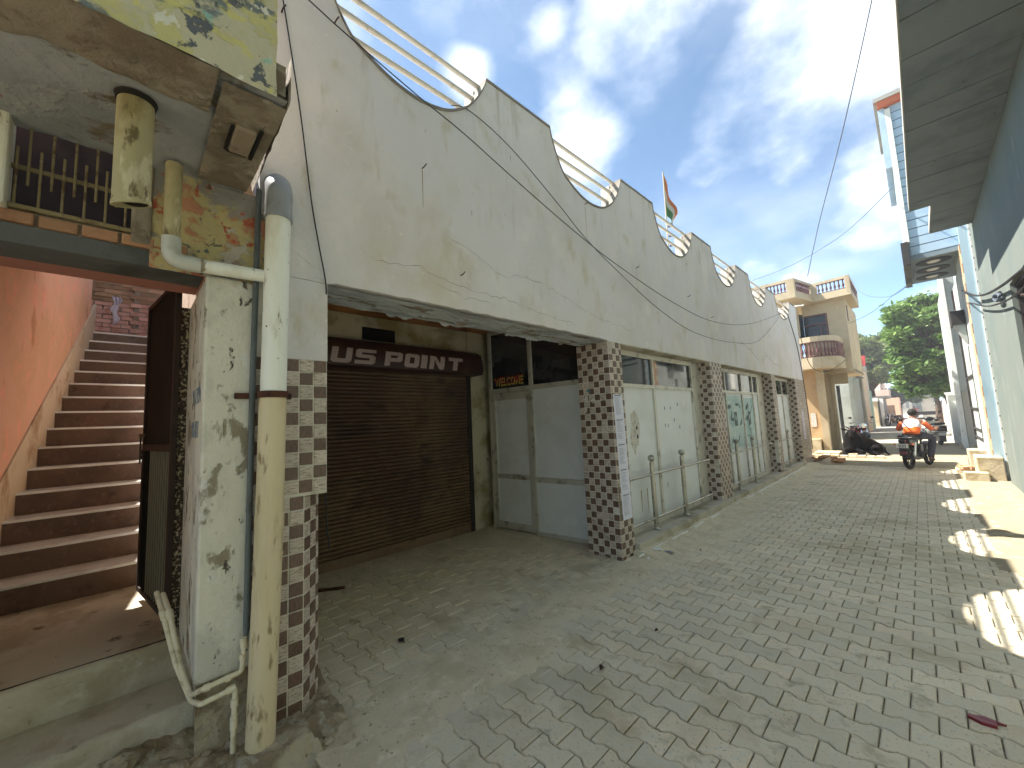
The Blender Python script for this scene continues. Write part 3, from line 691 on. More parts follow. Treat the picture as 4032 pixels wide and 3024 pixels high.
# letters P L U S  P O I N T on the box, as painted shapes that follow its curve
t = .30
LET = {
 'P': [[(0, 0), (t, 0), (t, .30), (0, .30)], [(0, .30), (t, .30), (t, 1), (0, 1)], [(t, .74), (.80, .74), (.88, 1), (t, 1)], [(.68, .56), (1, .56), (1, .88), (.88, 1), (.80, .74), (.68, .70)], [(t, .30), (.86, .30), (1, .42), (1, .56), (.68, .56), (t, .56)]],
 'L': [[(0, 0), (t, 0), (t, 1), (0, 1)], [(t, 0), (1, 0), (1, .28), (t, .28)]],
 'U': [[(0, .12), (.12, 0), (t, 0), (t, 1), (0, 1)], [(t, 0), (.70, 0), (.70, .26), (t, .26)], [(.70, 0), (.88, 0), (1, .12), (1, 1), (.70, 1)]],
 'S': [[(0, 0), (.86, 0), (1, .12), (1, .24), (0, .24)], [(.70, .24), (1, .24), (1, .50), (.88, .62), (.70, .62)], [(.12, .40), (.70, .40), (.70, .62), (0, .62), (0, .50)], [(0, .62), (t, .62), (t, .76), (0, .76)], [(0, .76), (1, .76), (1, 1), (.14, 1), (0, .88)]],
 'O': [[(0, .14), (.14, 0), (.34, 0), (.34, 1), (.14, 1), (0, .86)], [(.34, 0), (.66, 0), (.66, .28), (.34, .28)], [(.34, .72), (.66, .72), (.66, 1), (.34, 1)], [(.66, 0), (.86, 0), (1, .14), (1, .86), (.86, 1), (.66, 1)]],
 'I': [[(0, 0), (1, 0), (1, 1), (0, 1)]],
 'N': [[(0, 0), (.30, 0), (.30, 1), (0, 1)], [(.30, .62), (.70, 0), (.70, .42), (.36, 1), (.30, 1)], [(.70, 0), (1, 0), (1, 1), (.70, 1)]],
 'T': [[(0, .72), (.34, .72), (.34, 1), (0, 1)], [(.34, 0), (.66, 0), (.66, 1), (.34, 1)], [(.66, .72), (1, .72), (1, 1), (.66, 1)]],
}
bl = [(-4.66, 2.40)] + [(x, z) for x, z in reversed(bx[:7])][1:]
def boxpt(s):
    """point at arc height s above z=2.40 on the front of the box"""
    P = [(-4.66, 2.395), (-4.66, 2.50), (-4.668, 2.56), (-4.70, 2.64), (-4.76, 2.70)]
    for i in range(len(P) - 1):
        L = math.hypot(P[i + 1][0] - P[i][0], P[i + 1][1] - P[i][1])
        if s <= L or i == len(P) - 2:
            q = s / L; return P[i][0] + (P[i + 1][0] - P[i][0]) * q + .0025, P[i][1] + (P[i + 1][1] - P[i][1]) * q + .001
        s -= L
def clip(poly, v0, v1):
    def half(pl, v, keep_above):
        out = []
        for i in range(len(pl)):
            a, b = pl[i], pl[(i + 1) % len(pl)]
            ia = (a[1] >= v - 1e-9) if keep_above else (a[1] <= v + 1e-9); ib = (b[1] >= v - 1e-9) if keep_above else (b[1] <= v + 1e-9)
            if ia: out.append(a)
            if ia != ib:
                q = (v - a[1]) / (b[1] - a[1]); out.append((a[0] + (b[0] - a[0]) * q, v))
        return out
    p = half(poly, v0, True)
    return half(p, v1, False) if len(p) > 2 else []
def word(chars, mapper, mname, parent, nm='letter'):
    for ch, ya, yb in chars:
        m = MB()
        for poly in LET[ch]:
            for q in range(6):
                pc = clip(poly, q / 6, (q + 1) / 6)
                if len(pc) < 3: continue
                m.add([mapper(ya + (yb - ya) * u, v) for u, v in pc], [tuple(range(len(pc)))])
        m.build(nm, M[mname], parent)
HL = .19
def boxmap(y, v):
    x, z = boxpt(v * HL); return (x, y + .035 * (v - .5), z)
word([('P', 1.08, 1.33), ('L', 1.38, 1.60), ('U', 1.665, 1.905), ('S', 1.945, 2.20), ('P', 2.325, 2.565), ('O', 2.60, 2.815), ('I', 2.845, 2.94), ('N', 2.98, 3.225), ('T', 3.29, 3.54)], boxmap, 'letter_white', sh)

# ---- glazed partition with the door
dp = thing('glazed_partition', None, None); dp.parent = shop
A0 = Vector((-4.81, 4.19, 0)); B0 = Vector((-2.965, 4.375, 0)); DU = (B0 - A0).normalized(); DW = (B0 - A0).length
DN = Vector((DU.y, -DU.x, 0)); DZ = Vector((0, 0, 1))     # facing the camera side
def dbar(m, s0, s1, z0, z1, d0=-.03, d1=.03):
    return m.obox(A0 + DU * s0 + DZ * z0 + DN * d0, DU, DN, DZ, s1 - s0, d1 - d0, z1 - z0)
fr = MB()
dbar(fr, 0, .05, 0, 3.08); dbar(fr, .815, .865, 0, 3.08, -.032, .032); dbar(fr, DW - .04, DW, 0, 3.08)
dbar(fr, .05, .815, 2.075, 2.145); dbar(fr, .865, DW - .04, 2.075, 2.145); dbar(fr, .05, .815, 3.02, 3.07); dbar(fr, .865, DW - .04, 3.02, 3.07)
dbar(fr, .865, DW - .04, .74, .81, -.028, .028); dbar(fr, .865, DW - .04, 0, .05)
fr.build('frame', M['alu'], dp, bevel=.003)
dr = MB(); dbar(dr, .052, .115, .02, 2.07, -.024, .024); dbar(dr, .75, .813, .02, 2.07, -.024, .024)
dbar(dr, .115, .75, .02, .12, -.022, .022); dbar(dr, .115, .75, .76, .83, -.022, .022); dbar(dr, .115, .75, 1.96, 2.07, -.022, .022)
door = dr.build('door', M['alu'], dp, bevel=.003, label='aluminium door leaf')
for (a, b, c, d) in [(.115, .75, .12, .76), (.115, .75, .83, 1.96), (.865, DW - .04, .05, .74), (.865, DW - .04, .81, 2.075)]:
    dbar(MB(), a, b, c, d, -.008, .004).build('panel', M['panel'], dp)
for (a, b) in [(.05, .815), (.865, DW - .04)]:
    dbar(MB(), a, b, 2.145, 3.02, -.008, .004).build('pane', M['glass'], dp)
# bright strips down the frame edges
for (s, z0, z1) in [(.055, 2.15, 3.01), (.868, 2.15, 3.01), (.868, .82, 2.06), (.868, .06, .73), (.118, .84, 1.95), (.118, .13, .75)]: dbar(MB(), s, s + .012, z0, z1, .005, .018).build('glazing_bead', M['white'], dp)
# WELCOME on the transom light: red letters with a yellow drop edge
def text_mesh(s, size, shear=0.0, off=0.0, extrude=0):
    cu = bpy.data.curves.new('t', 'FONT'); cu.body = s; cu.size = size; cu.shear = shear; cu.offset = off; cu.extrude = extrude; cu.resolution_u = 2
    ob = bpy.data.objects.new('t', cu); C.objects.link(ob)
    bpy.context.view_layer.update()
    me = bpy.data.meshes.new_from_object(ob.evaluated_get(bpy.context.evaluated_depsgraph_get()))
    bpy.data.objects.remove(ob); bpy.data.curves.remove(cu); return me
M['red_letter'] = mat('red_letter', g(150, 22, 24), rough=.5)
M['yellow_letter'] = mat('yellow_letter', g(206, 190, 96), rough=.5)
M['ghost'] = mat('ghost_image_letter', g(78, 78, 74), rough=.3, spec=.6)  # colour of the ghost image that the glass shows
M['ghost2'] = mat('ghost_image_letter_dim', g(50, 51, 50), rough=.3, spec=.6)
def put_text(me, m, parent, s, z, depth, sx=1, name='lettering_and_ghost'):
    me.materials.clear(); me.materials.append(m)
    o = bpy.data.objects.new(name, me); C.objects.link(o); o.parent = parent
    rot = Matrix((DU, DZ, DN)).transposed().to_4x4()
    o.matrix_world = Matrix.Translation(A0 + DU * s + DZ * z + DN * depth) @ rot @ Matrix.Diagonal((sx, 1, 1, 1)); return o
put_text(text_mesh('WELCOME', .18, 0, .004), M['yellow_letter'], dp, .125, 2.185, .007, .66)
put_text(text_mesh('WELCOME', .165, 0, .003), M['red_letter'], dp, .115, 2.213, .009, .715)
def pmap(s0, z0, w, h, d):
    return lambda u, v: tuple(A0 + DU * (s0 + u + .04 * (v - .5)) + DZ * (z0 + v * h) + DN * d)
word([('P', 0, .20)], pmap(.08, 2.50, 1, .24, .006), 'ghost', dp, 'lettering_and_ghost')  # ghost image of the shutter letters in the glass, painted on as shapes
word([('P', 0, .11)], pmap(.66, 2.37, 1, .13, .006), 'ghost2', dp, 'lettering_and_ghost')
word([('U', 0, .11), ('S', .13, .25), ('P', .33, .44), ('O', .46, .57)], pmap(.90, 2.32, 1, .13, .006), 'ghost2', dp, 'lettering_and_ghost')

# ---- window bays
XW = -2.72
def bay(y0, y1, mulls, label, subs=True, zs=.72, zt=(2.005, 2.055)):
    b = thing('window_bay', None, None); b.parent = shop; b['label'] = label
    f = MB(); w = .045
    f.box(XW - .03, XW + .03, y0, y0 + w, .131, ZB - .015).box(XW - .03, XW + .03, y1 - w, y1, .131, ZB - .015)
    f.box(XW - .028, XW + .028, y0 + w, y1 - w, ZB - .085, ZB - .016).box(XW - .028, XW + .032, y0 + w, y1 - w, zt[0], zt[1]).box(XW - .028, XW + .028, y0 + w, y1 - w, .131, .19)
    for m in mulls: f.box(XW - .026, XW + .03, m - w / 2, m + w / 2, .19, zt[0]).box(XW - .026, XW + .03, m - w / 2, m + w / 2, zt[1], ZB - .085)
    f.build('frame', M['alu'], b, bevel=.002)
    edges = [y0 + w] + sum([[m - w / 2, m + w / 2] for m in mulls], []) + [y1 - w]
    for i in range(0, len(edges), 2):
        a, c = edges[i], edges[i + 1]
        MB().box(XW - .008, XW + .002, a, c, zt[1], ZB - .085).build('pane', M['glass'], b)
        MB().box(XW - .008, XW + .004, a, c, .19, zt[0]).build('panel', M['panel'], b)
    return b
b1 = bay(4.35, 6.96, [5.53], 'two pale panels with small blue paint spots below dark transom panes')
MB().box(XW - .03, XW + .01, 6.965, 7.315, .131, ZB - .016).build('side_panel', M['alu'], b1)
b2 = bay(7.88, 10.85, [8.58, 9.62, 10.42], 'panels covered with teal salon posters')
MB().box(XW - .03, XW + .01, 10.855, 11.395, .131, ZB - .016).build('side_panel', M['alu'], b2)
b3 = bay(11.77, 13.99, [12.5, 13.25], 'narrow pale panels nearest the far end')
# dark room behind
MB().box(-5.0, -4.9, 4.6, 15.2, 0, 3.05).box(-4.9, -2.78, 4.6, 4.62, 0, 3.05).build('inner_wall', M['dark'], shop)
# blue paint remnants and torn paper on the pale panels
M['teal_spot'] = mat('teal_paint_spot', g(96, 134, 150), rough=.7)
M['torn'] = mat('torn_poster', g(206, 202, 194), [(g(176, 170, 160), 18, .5, .6)], rough=.9)
def blob(cy_, cz_, ry, rz, x, m, parent, name, n=10, seed=0, jag=.3):
    rr = random.Random(seed); P = []
    for i in range(n):
        a = 2 * math.pi * i / n; k = 1 + rr.uniform(-jag, jag); P.append((x, cy_ + ry * k * math.cos(a), cz_ + rz * k * math.sin(a)))
    return MB().prism(P, (.0012, 0, 0)).build(name, m, parent)
for i, (y, z) in enumerate([(5.86, 1.72), (6.06, 1.72), (6.32, 1.78), (5.84, 1.46), (5.94, 1.46), (6.16, 1.53), (6.34, 1.42)]):
    blob(y, z, .014, .03, XW + .005, M['teal_spot'], b1, 'paint_spot', seed=i)
for i, (y, z) in enumerate([(5.82, 1.26), (6.04, 1.24), (6.30, 1.30), (6.7, 1.32)]): blob(y, z, .018, .026, XW + .005, M['white'], b1, 'paper_scrap', seed=i + 20)
to = blob(4.92, 1.40, .12, .24, XW + .005, M['torn'], b1, 'torn_poster', 14, 5, .35)
for i, (y, z) in enumerate([(4.97, 1.46), (4.98, 1.34)]): blob(y, z, .022, .03, XW + .0068, M['ink'], b1, 'torn_print', 10, i, .1)
# posters of bay two: pale sheets with dark teal figures
M['poster_bg'] = mat('poster_mint', g(178, 200, 196), [(g(150, 182, 182), 3, .5, .62), (g(206, 216, 210), 6, .56, .66)], rough=.5)
M['poster_fg'] = mat('poster_teal_dark', g(62, 88, 92), [(g(40, 60, 66), 6, .5, .6)], rough=.5)
for (a, c, z0, z1, sd) in [(8.63, 9.57, .88, 1.96, 3), (9.67, 10.38, .86, 1.92, 4)]:
    po = MB().box(XW + .0045, XW + .006, a, c, z0, z1).build('poster', M['poster_bg'], b2)
    rr = random.Random(sd)
    for k in range(9):
        y = rr.uniform(a + .12, c - .12); z = rr.uniform(z0 + .15, z1 - .12); ang = rr.uniform(-.6, .9); L = rr.uniform(.10, .22); w = rr.uniform(.02, .055)
        P = []
        for (u, v) in [(-1, -.2), (-.5, -.8), (.2, -1), (1, -.3), (.5, .3), (.9, .9), (0, .7), (-.6, 1)]:
            P.append((XW + .0062 + k * .0003, y + (u * L * math.cos(ang) - v * w * math.sin(ang)) * .6, z + u * L * math.sin(ang) + v * w * math.cos(ang)))
        MB().add(P, [tuple(range(8))]).build('poster_print', M['poster_fg'], po)
    MB().box(XW + .0095, XW + .0098, (a + c) / 2 - .08, (a + c) / 2 + .10, 1.33, 1.62).build('poster_print', M['poster_fg'], po)
    MB().sph((XW + .0105, (a + c) / 2 + .01, 1.50), (.0015, .03, .06), 8, 6).build('poster_print', M['poster_bg'], po)
M['blue_strip'] = mat('blue_poster_edge', g(60, 74, 132), rough=.6)
MB().box(XW + .0045, XW + .006, 8.36, 8.53, .85, 1.3).build('poster', M['blue_strip'], b2)
# green streaks run down the first panel
for i, (y, L) in enumerate([(4.95, .30), (5.12, .34), (5.3, .2), (5.75, .1)]):
    MB().add([(XW + .0046, y, .62), (XW + .0046, y + .03, .64), (XW + .0046, y + .016, .64 - L), (XW + .0046, y + .008, .64 - L)], [(0, 1, 2, 3)]).build('stain', M['streak'], b1)
# ================================================================ old building with the stair passage
old = thing('old_building', 'old building with peeling yellow balcony front, open stair passage and rusty window grille', 'building')
pier = MB().box(-3.25, XF, .27, .495, .43, 2.44).build('pier', M['whitewash'], old, bevel=.012)
def rough_front(y0, y1, z0, z1, x, amp, mname, name, parent, seed=0, ny=40, nz=60):
    """a plaster face at x with a slightly uneven surface"""
    v = []; f = []
    for j in range(nz + 1):
        for i in range(ny + 1):
            y = y0 + (y1 - y0) * i / ny; z = z0 + (z1 - z0) * j / nz
            v.append((x + amp * fb(y, z, 7, 4, seed), y, z))
    for j in range(nz):
        for i in range(ny):
            a = j * (ny + 1) + i; f.append((a, a + 1, a + ny + 2, a + ny + 1))
    m = MB(); m.v = v; m.f = f; return m.build(name, M[mname], parent, smooth=True)
MB().box(-3.22, -2.60, .30, .49, -.05, .429).build('foundation', M['rubble'], old, bevel=.02)
rough_front(.285, .50, -.02, .44, -2.565, .035, 'rubble', 'foundation', old, 4)
# upper wall with layers of old paint
MB().box(-2.75, -2.575, .30, .62, 2.44, 2.96).box(-2.75, -2.575, .04, .30, 2.55, 2.96).build('upper_wall', M['brown_slab'], old)
ov = []; 
rough_front(.05, .62, 2.44, 2.972, -2.556, .022, 'multi', 'painted_plaster', old, 8, 50, 50)
MB().box(-2.62, -2.545, -.02, .055, 2.545, 2.96).build('broken_jamb', M['brown_slab'], old, bevel=.012)
# lintel and its brick course
MB().box(-2.79, -2.562, -1.2, .268, 2.445, 2.528).build('lintel', M['concrete_dark'], old, bevel=.006)
M['pink_edge'] = mat('pink_plaster_edge', g(176, 122, 108), [(g(150, 100, 86), 6, .5, .65)], rough=.9)
MB().box(-2.96, -2.795, -1.2, .268, 2.45, 2.60).build('inner_lintel', M['pink_edge'], old)
for k in range(6):
    y = -.56 + k * .128
    MB().box(-2.66, -2.552 + random.uniform(-.004, .004), y, y + .116, 2.532, 2.583).build('brick', M['brick'], old, bevel=.006)
MB().box(-2.70, -2.572, -1.2, .30, 2.529, 2.592).build('mortar_bed', M['mortar'], old)
# grille
M['board'] = mat('dark_board', g(78, 66, 70), [(g(58, 50, 52), 2, .45, .65)], rough=.9)
M['grille'] = mat('rusty_pale_iron', g(134, 120, 88), [(g(96, 76, 56), 14, .5, .62), (g(160, 148, 120), 30, .6, .68)], rough=.8)
MB().box(-2.72, -2.70, -.6, .04, 2.592, 3.06).build('back_board', M['board'], old)
gr = thing('window_grille', None, None); gr.parent = old; gr['label'] = 'rusty iron window grille'
MB().box(-2.585, -2.548, -.50, .04, 2.593, 2.612).build('bottom_bar', M['grille'], gr, bevel=.003)
MB().box(-2.582, -2.570, -.50, .02, 2.775, 2.795).build('middle_bar', M['grille'], gr, bevel=.002)
for k in range(13):
    y = -.375 + k * .0335
    if k % 2 == 0: MB().tube([(-2.563, y, 2.612), (-2.563, y, 2.87)], .0048, 6).build('bar', M['grille'], gr)
    else: MB().tube([(-2.563, y, 2.705), (-2.563, y, 2.965)], .0048, 6).build('bar', M['grille'], gr)
MB().box(-2.62, -2.49, -.62, -.39, 2.58, 2.985).build('white_pier', M['pvc_white'], old, bevel=.01)
# balcony slab and front
MB().box(-2.56, -1.70, -3.2, .425, 2.985, 3.12).build('balcony_slab', M['brown_slab'], old)
def under(x, y):
    return 2.966 + .012 * fb(x, y, 3.2, 4, 2) + (.012 * max(0, fb(x, y, 9, 3, 5)))
heightsheet(-2.575, -1.69, -1.2, .43, 70, 110, under).build('slab_underside', M['slab_under'], old, smooth=True)
def under2(x, y):
    w = (x + 1.99 + .10 * fb(0, y, 3, 3, 1)) / .05 if y < .2 else 3
    return 2.975 - .022 * max(-1, min(1, w)) + .012 * fb(x, y, 8, 4, 6)
heightsheet(-2.12, -1.68, -1.2, .20, 40, 110, under2).build('broken_edge', M['brown_slab'], old, smooth=True)
def under3(x, y):
    return 2.948 + .018 * fb(x, y, 6, 4, 12)
hx = heightsheet(-2.50, -1.72, .22, .435, 60, 26, under3)
hx.build('end_beam', M['brown_slab'], old, smooth=True)
side = MB(); n = 40; vs = []
for i in range(n + 1):
    x = -2.52 + .86 * i / n; yy = .435 + .012 * fb(x, 2, 6, 3) + .025 * (1 - i / n)
    vs += [(x, yy, under3(x, .43) - .004), (x, yy, 3.0), (x, yy + .01 * fb(x, 5, 5), 3.14)]
side.add(vs, [(3 * i + k, 3 * i + k + 1, 3 * i + k + 4, 3 * i + k + 3) for i in range(n) for k in (0, 1)])
side.build('slab_end', M['brown_slab'], old)
MB().box(-2.14, -1.94, .295, .375, 2.928, 2.96).build('loose_block', M['mortar'], old, bevel=.01)
M['gap'] = mat('deep_gap', g(40, 36, 32), rough=1)
MB().box(-2.15, -1.96, .280, .291, 2.938, 2.95).box(-2.16, -1.92, .381, .394, 2.936, 2.95).box(-2.158, -2.148, .29, .37, 2.938, 2.949).build('gap', M['gap'], old)
fa = []
nY, nZ = 150, 90
v = []; f = []
for j in range(nZ + 1):
    for i in range(nY + 1):
        y = -3.2 + 3.59 * i / nY; z = 2.958 + 1.9 * j / nZ
        zz = z + (.010 * fb(y, 0, 5, 3) if j == 0 else 0)
        v.append((-1.688 + .012 * fb(y, z, 3.5, 4, 3), y + (.010 * fb(z, 0, 6, 3) if i == nY else 0), zz))
for j in range(nZ):
    for i in range(nY):
        a = j * (nY + 1) + i; f.append((a, a + 1, a + nY + 2, a + nY + 1))
m = MB(); m.v = v; m.f = f; m.build('balcony_front', M['fascia'], old, smooth=True)
MB().box(-1.80, -1.704, -3.2, .375, 2.99, 4.85).build('balcony_wall', M['brown_slab'], old)
# dark remains of a painted sign along the top
for k, (y, z, w, h) in enumerate([(.03, 3.42, .035, .05), (.075, 3.42, .03, .05)]):
    MB().box(-1.676, -1.6745, y, y + .008, z, z + h).box(-1.676, -1.6745, y + .008, y + w, z, z + .008).build('sign_remains', M['ink'], old)
# faded numbers brushed on the reveal of the pier
M['faded_blue'] = mat('faded_blue_ink', g(128, 136, 146), rough=.9)
DG = {'9': [(.9, .6), (.5, .5), (.1, .7), (.2, .95), (.6, 1), (.9, .8), (.85, .4), (.6, 0)], '1': [(.5, 1), (.45, 0)], '3': [(.1, .9), (.6, 1), (.8, .75), (.4, .55), (.8, .35), (.5, 0), (.1, .1)],
      '4': [(.2, 1), (.1, .45), (.9, .45), (.7, .8), (.7, 0)], '8': [(.5, .5), (.2, .75), (.5, 1), (.8, .75), (.5, .5), (.15, .25), (.5, 0), (.85, .25), (.5, .5)], '0': [(.5, 0), (.15, .3), (.15, .7), (.5, 1), (.85, .7), (.85, .3), (.5, 0)], '7': [(.1, 1), (.9, 1), (.5, 0)]}
for s_, z in (('911394', 1.78), ('98783', 1.60)):
    for k, ch in enumerate(s_):
        P = [(-2.90 + k * .058 + q * .04, .2685, z + r * .085) for q, r in DG[ch]]
        MB().tube(P, .0021, 4).build('graffiti', M['faded_blue'], pier)
MB().box(-5.70, -2.76, -1.6, .10, 3.34, 3.40).box(-5.30, -2.76, .101, .60, 3.34, 3.40).build('sun_block_slab', M['concrete_dark'], old)  # unseen slab added to keep the sun off the entrance platform
# left jamb and the tall mass that closes the passage
MB().box(-3.2, -2.56, -1.5, -.92, 0, 2.44).build('left_jamb', M['whitewash'], old)
MB().box(-9.3, -2.60, -6.0, -1.6, 0, 2.4).build('side_room', M['pink_house'], old)
MB().box(-9.3, -3.0, .47, .60, 0, 4.2).build('passage_wall', M['skirt'], old)
# entrance platform and steps
pf = MB().box(-4.52, -3.13, -1.6, .465, 0, .40).build('platform', M['concrete'], old)
def edge_round(x0, x1, y0, y1, zt, front, name, seed, drop=.03):
    """top sheet that rolls over the front edge x1"""
    def fz(x, y):
        t = (x - (front - drop)) / drop
        z = zt + .006 * fb(x, y, 3, 4, seed)
        if t > 0: z -= drop * (1 - math.sqrt(max(0, 1 - min(1, t) ** 2)))
        return z
    ny = 60; rows = []
    xs = list(np.linspace(x0, front - drop, 26)) + [front - drop + drop * math.sin(math.pi / 2 * k / 7) for k in range(1, 8)]
    v = []; f = []
    for x in xs:
        for j in range(ny + 1):
            y = y0 + (y1 - y0) * j / ny; v.append((x + .010 * fb(y, 0, 2.2, 3, seed) * (1 if x > front - drop * 1.2 else 0), y, fz(x, y)))
    zs = [zt - drop - (zt - drop - x1) * k / 10 for k in range(1, 11)]
    for z in zs:
        for j in range(ny + 1):
            y = y0 + (y1 - y0) * j / ny; v.append((front + .010 * fb(y, 0, 2.2, 3, seed) + .014 * fb(y, z, 6, 4, seed + 2), y, z))
    R = len(xs) + len(zs)
    for a in range(R - 1):
        for j in range(ny):
            i = a * (ny + 1) + j; f.append((i, i + 1, i + ny + 2, i + ny + 1))
    m = MB(); m.v = v; m.f = f; return m.build(name, M['concrete'], old, smooth=True)
edge_round(-4.52, .20, -1.6, .30, .45, -3.13, 'platform_top', 3)
edge_round(-3.20, -.05, -1.6, .33, .245, -2.77, 'entrance_step', 9, .045)
MB().box(-3.166, -3.160, -1.6, .26, .440, .4535).build('joint_line', M['gap'], old)
# staircase
st = thing('staircase', None, None); st.parent = old; st['label'] = 'steep stair of brown granite risers and pale polished treads'
def yl(x): return -.42 - (x + 8.62) * .0737
X0, RUN, RISE, Z0 = -4.50, .294, .188, .45
for k in range(15):
    x = X0 - RUN * k; z = Z0 + RISE * k
    s_ = MB().box(x - .02, x, yl(x) - .02, .468, z, z + RISE - .022).build('riser', M['riser'], st)
    MB().box(x - RUN - .02, x + .006, yl(x) - .02, .467, z + RISE - .022, z + RISE).build('tread', M['tread'], st, bevel=.004)
MB().box(-9.35, X0 - RUN * 15 + .27, -.9, .466, Z0 + RISE * 15 - .03, Z0 + RISE * 15 - .002).build('landing', M['tread'], st)
MB().prism([(X0 - .03, -.9, 0), (X0 - .03, -.9, .45), (X0 - RUN * 14 - .1, -.9, Z0 + RISE * 14 - .02), (-9.3, -.9, Z0 + RISE * 14), (-9.3, -.9, 0)], (0, 1.36, 0)).build('stair_body', M['concrete'], st)
# skirting and orange wall, on the slanting line of the stair edge
def wl_(x, z, d=0): return (x, yl(x) + d, z)
slope = RISE / RUN
sk = MB(); xa, xb = -2.9, -8.75
za_ = lambda x: Z0 + max(0, (X0 - x)) * slope + .43
top_line = [(-2.9, .75), (-3.6, .78), (-4.5, .96 + .05), (-8.75, .96 + 4.25 * slope + .05)]
P = [wl_(-2.9, .3)] + [wl_(x, z) for x, z in top_line] + [wl_(-8.75, 3.0), wl_(-4.5, .3)]
sk.prism([(x, y - .02, z) for x, y, z in P], (0, .028, 0)).build('skirting', M['skirt'], old)
P = [wl_(-2.75, 0), wl_(-2.75, 3.6), wl_(-4.6, 3.6), wl_(-8.42, 4.9), wl_(-8.42, 2.5)]
MB().prism([(x, y - .25, z) for x, y, z in P], (0, .245, 0)).build('orange_wall', M['orange'], old)
MB().box(-8.9, -8.43, -1.3, -.47, 0, 4.6).build('wall_return', M['skirt'], old)
# the brick wall at the head of the stair
bw = thing('brick_wall', 'weathered red brick wall at the top of the stairs, pink paint on its lower courses', 'wall')
MB().box(-9.6, -9.318, -4.5, 1.4, 3.0, 5.6).build('mortar_core', M['mortar'], bw)
MB().box(-9.318, -9.222, .02, 1.4, 3.2, 5.6).build('mortar_pier', M['mortar'], bw)
M['brick_pink'] = mat('brick_pink_paint', g(216, 164, 148), [(g(198, 140, 122), 9, .48, .6), (g(226, 186, 172), 16, .6, .7)], rough=.9, vary=.12, bump=(60, .004))
bb = MB().box(0, .105, 0, .205, 0, .062)
_t = bb.build('t', M['brick']); me_b = _t.data; bpy.data.objects.remove(_t)
_t = bb.build('t', M['brick_pink']); me_bp = _t.data; bpy.data.objects.remove(_t)
row = 0; z = 3.28; cnt = 0
while z < 5.0:
    off = (row % 2) * .11
    for i in range(-5, 7):
        y = i * .217 + off - .02
        front = -9.30 if y < -.02 else -9.205
        if y > .62 or y < -.80 or cnt >= 290: continue
        if -.19 < y < -.02: y2 = y; sc_y = min(1, (.01 - y) / .205) 
        else: sc_y = 1
        if sc_y < .15: continue
        pink = z < (3.93 - .25 * (y + .5) * .35)
        inst('brick', me_bp if pink else me_b, bw, (front - .105 + random.gauss(0, .005 if not pink else .002), y, z), (random.gauss(0, .012), random.gauss(0, .01), random.gauss(0, .014)), (1, sc_y * random.uniform(.95, 1.02), random.uniform(.93, 1.05))); cnt += 1
    z += .0735; row += 1
MB().box(-9.61, -9.20, -4.5, 1.4, 5.6, 5.65).build('coping', M['mortar'], bw)
# white cloth hanging on the brick wall
v = []; f = []
for j in range(15):
    for i in range(7):
        t_ = j / 14; w = .10 * (1 - .55 * t_) + .02 * math.sin(j * 1.3)
        v.append((-9.185 + .03 * math.sin(i * 2.2 + j * .6) if j < 4 else -9.19 + .012 * math.sin(i * 1.1 + j * .5), -.20 + (i / 6 - .5) * w + .02 * math.sin(j * .7), 4.00 - .47 * t_))
for j in range(14):
    for i in range(6):
        a = j * 7 + i; f.append((a, a + 1, a + 8, a + 7))
m = MB(); m.v = v; m.f = f; clo = m.build('cloth', mat('cloth_lilac_white', g(206, 192, 204), rough=.9), smooth=True)
so = clo.modifiers.new('solid', 'SOLIDIFY'); so.thickness = .008
tag(clo, 'crumpled white cloth hanging from the brick wall above the stairs', 'cloth')
MB().tube([(-9.32, -.20, 3.99), (-9.17, -.20, 4.0)], .006, 6).build('nail', M['rust'], bw)

# gate folded back into the passage
gt = thing('iron_gate', None, None); gt.parent = old; gt['label'] = 'dark brown sheet iron gate standing open'
G0 = Vector((-3.24, .215, .52)); G1 = Vector((-4.10, .105, .52)); gu = (G1 - G0).normalized(); gw = (G1 - G0).length; gn = Vector((gu.y, -gu.x, 0))
if gn.y > 0: gn = -gn
GH = 2.10
def gb(m, a, b, c, d, e, f_): return m.obox(G0 + gu * a + gn * c + DZ * e, gu, gn, DZ, b - a, d - c, f_ - e)
gb(MB(), .03, gw - .03, -.004, .002, .03, GH - .03).build('sheet', M['gate'], gt)
fm_ = MB(); gb(fm_, 0, .035, -.015, .015, 0, GH); gb(fm_, gw - .035, gw, -.015, .015, 0, GH); gb(fm_, .035, gw - .035, -.014, .014, 0, .035); gb(fm_, .035, gw - .035, -.014, .014, GH - .035, GH); gb(fm_, .035, gw - .035, -.014, .014, 1.0, 1.045)
fm_.build('frame', M['gate_frame'], gt, bevel=.003)
M['rod'] = mat('pale_rod', g(150, 142, 124), rough=.5, metal=.3)
for k in range(12):
    a = .07 + k * (gw - .14) / 11
    gb(MB(), a, a + .008, .002, .010, .036, .998).build('rib', M['rod'] if k < 9 else M['gate'], gt)
lt = MB(); gb(lt, gw - .16, gw + .06, .015, .028, 1.10, 1.125); lt.tube([G0 + gu * (gw + .03) + DZ * z_ + gn * .02 for z_ in (1.12, .90)], .006, 6)
lt.build('bolt', M['iron_dark'], gt)
lk = MB().tube([G0 + gu * (gw + .01 + .035 * math.cos(a)) + DZ * (.97 + .03 * math.sin(a)) + gn * .015 for a in np.linspace(0, 6.28, 13)], .008, 6)
lk.build('hasp', M['iron_dark'], gt)
MB().box(-3.32, -3.252, .20, .275, .44, 2.44).build('gate_post', M['speckle'], old, bevel=.003)

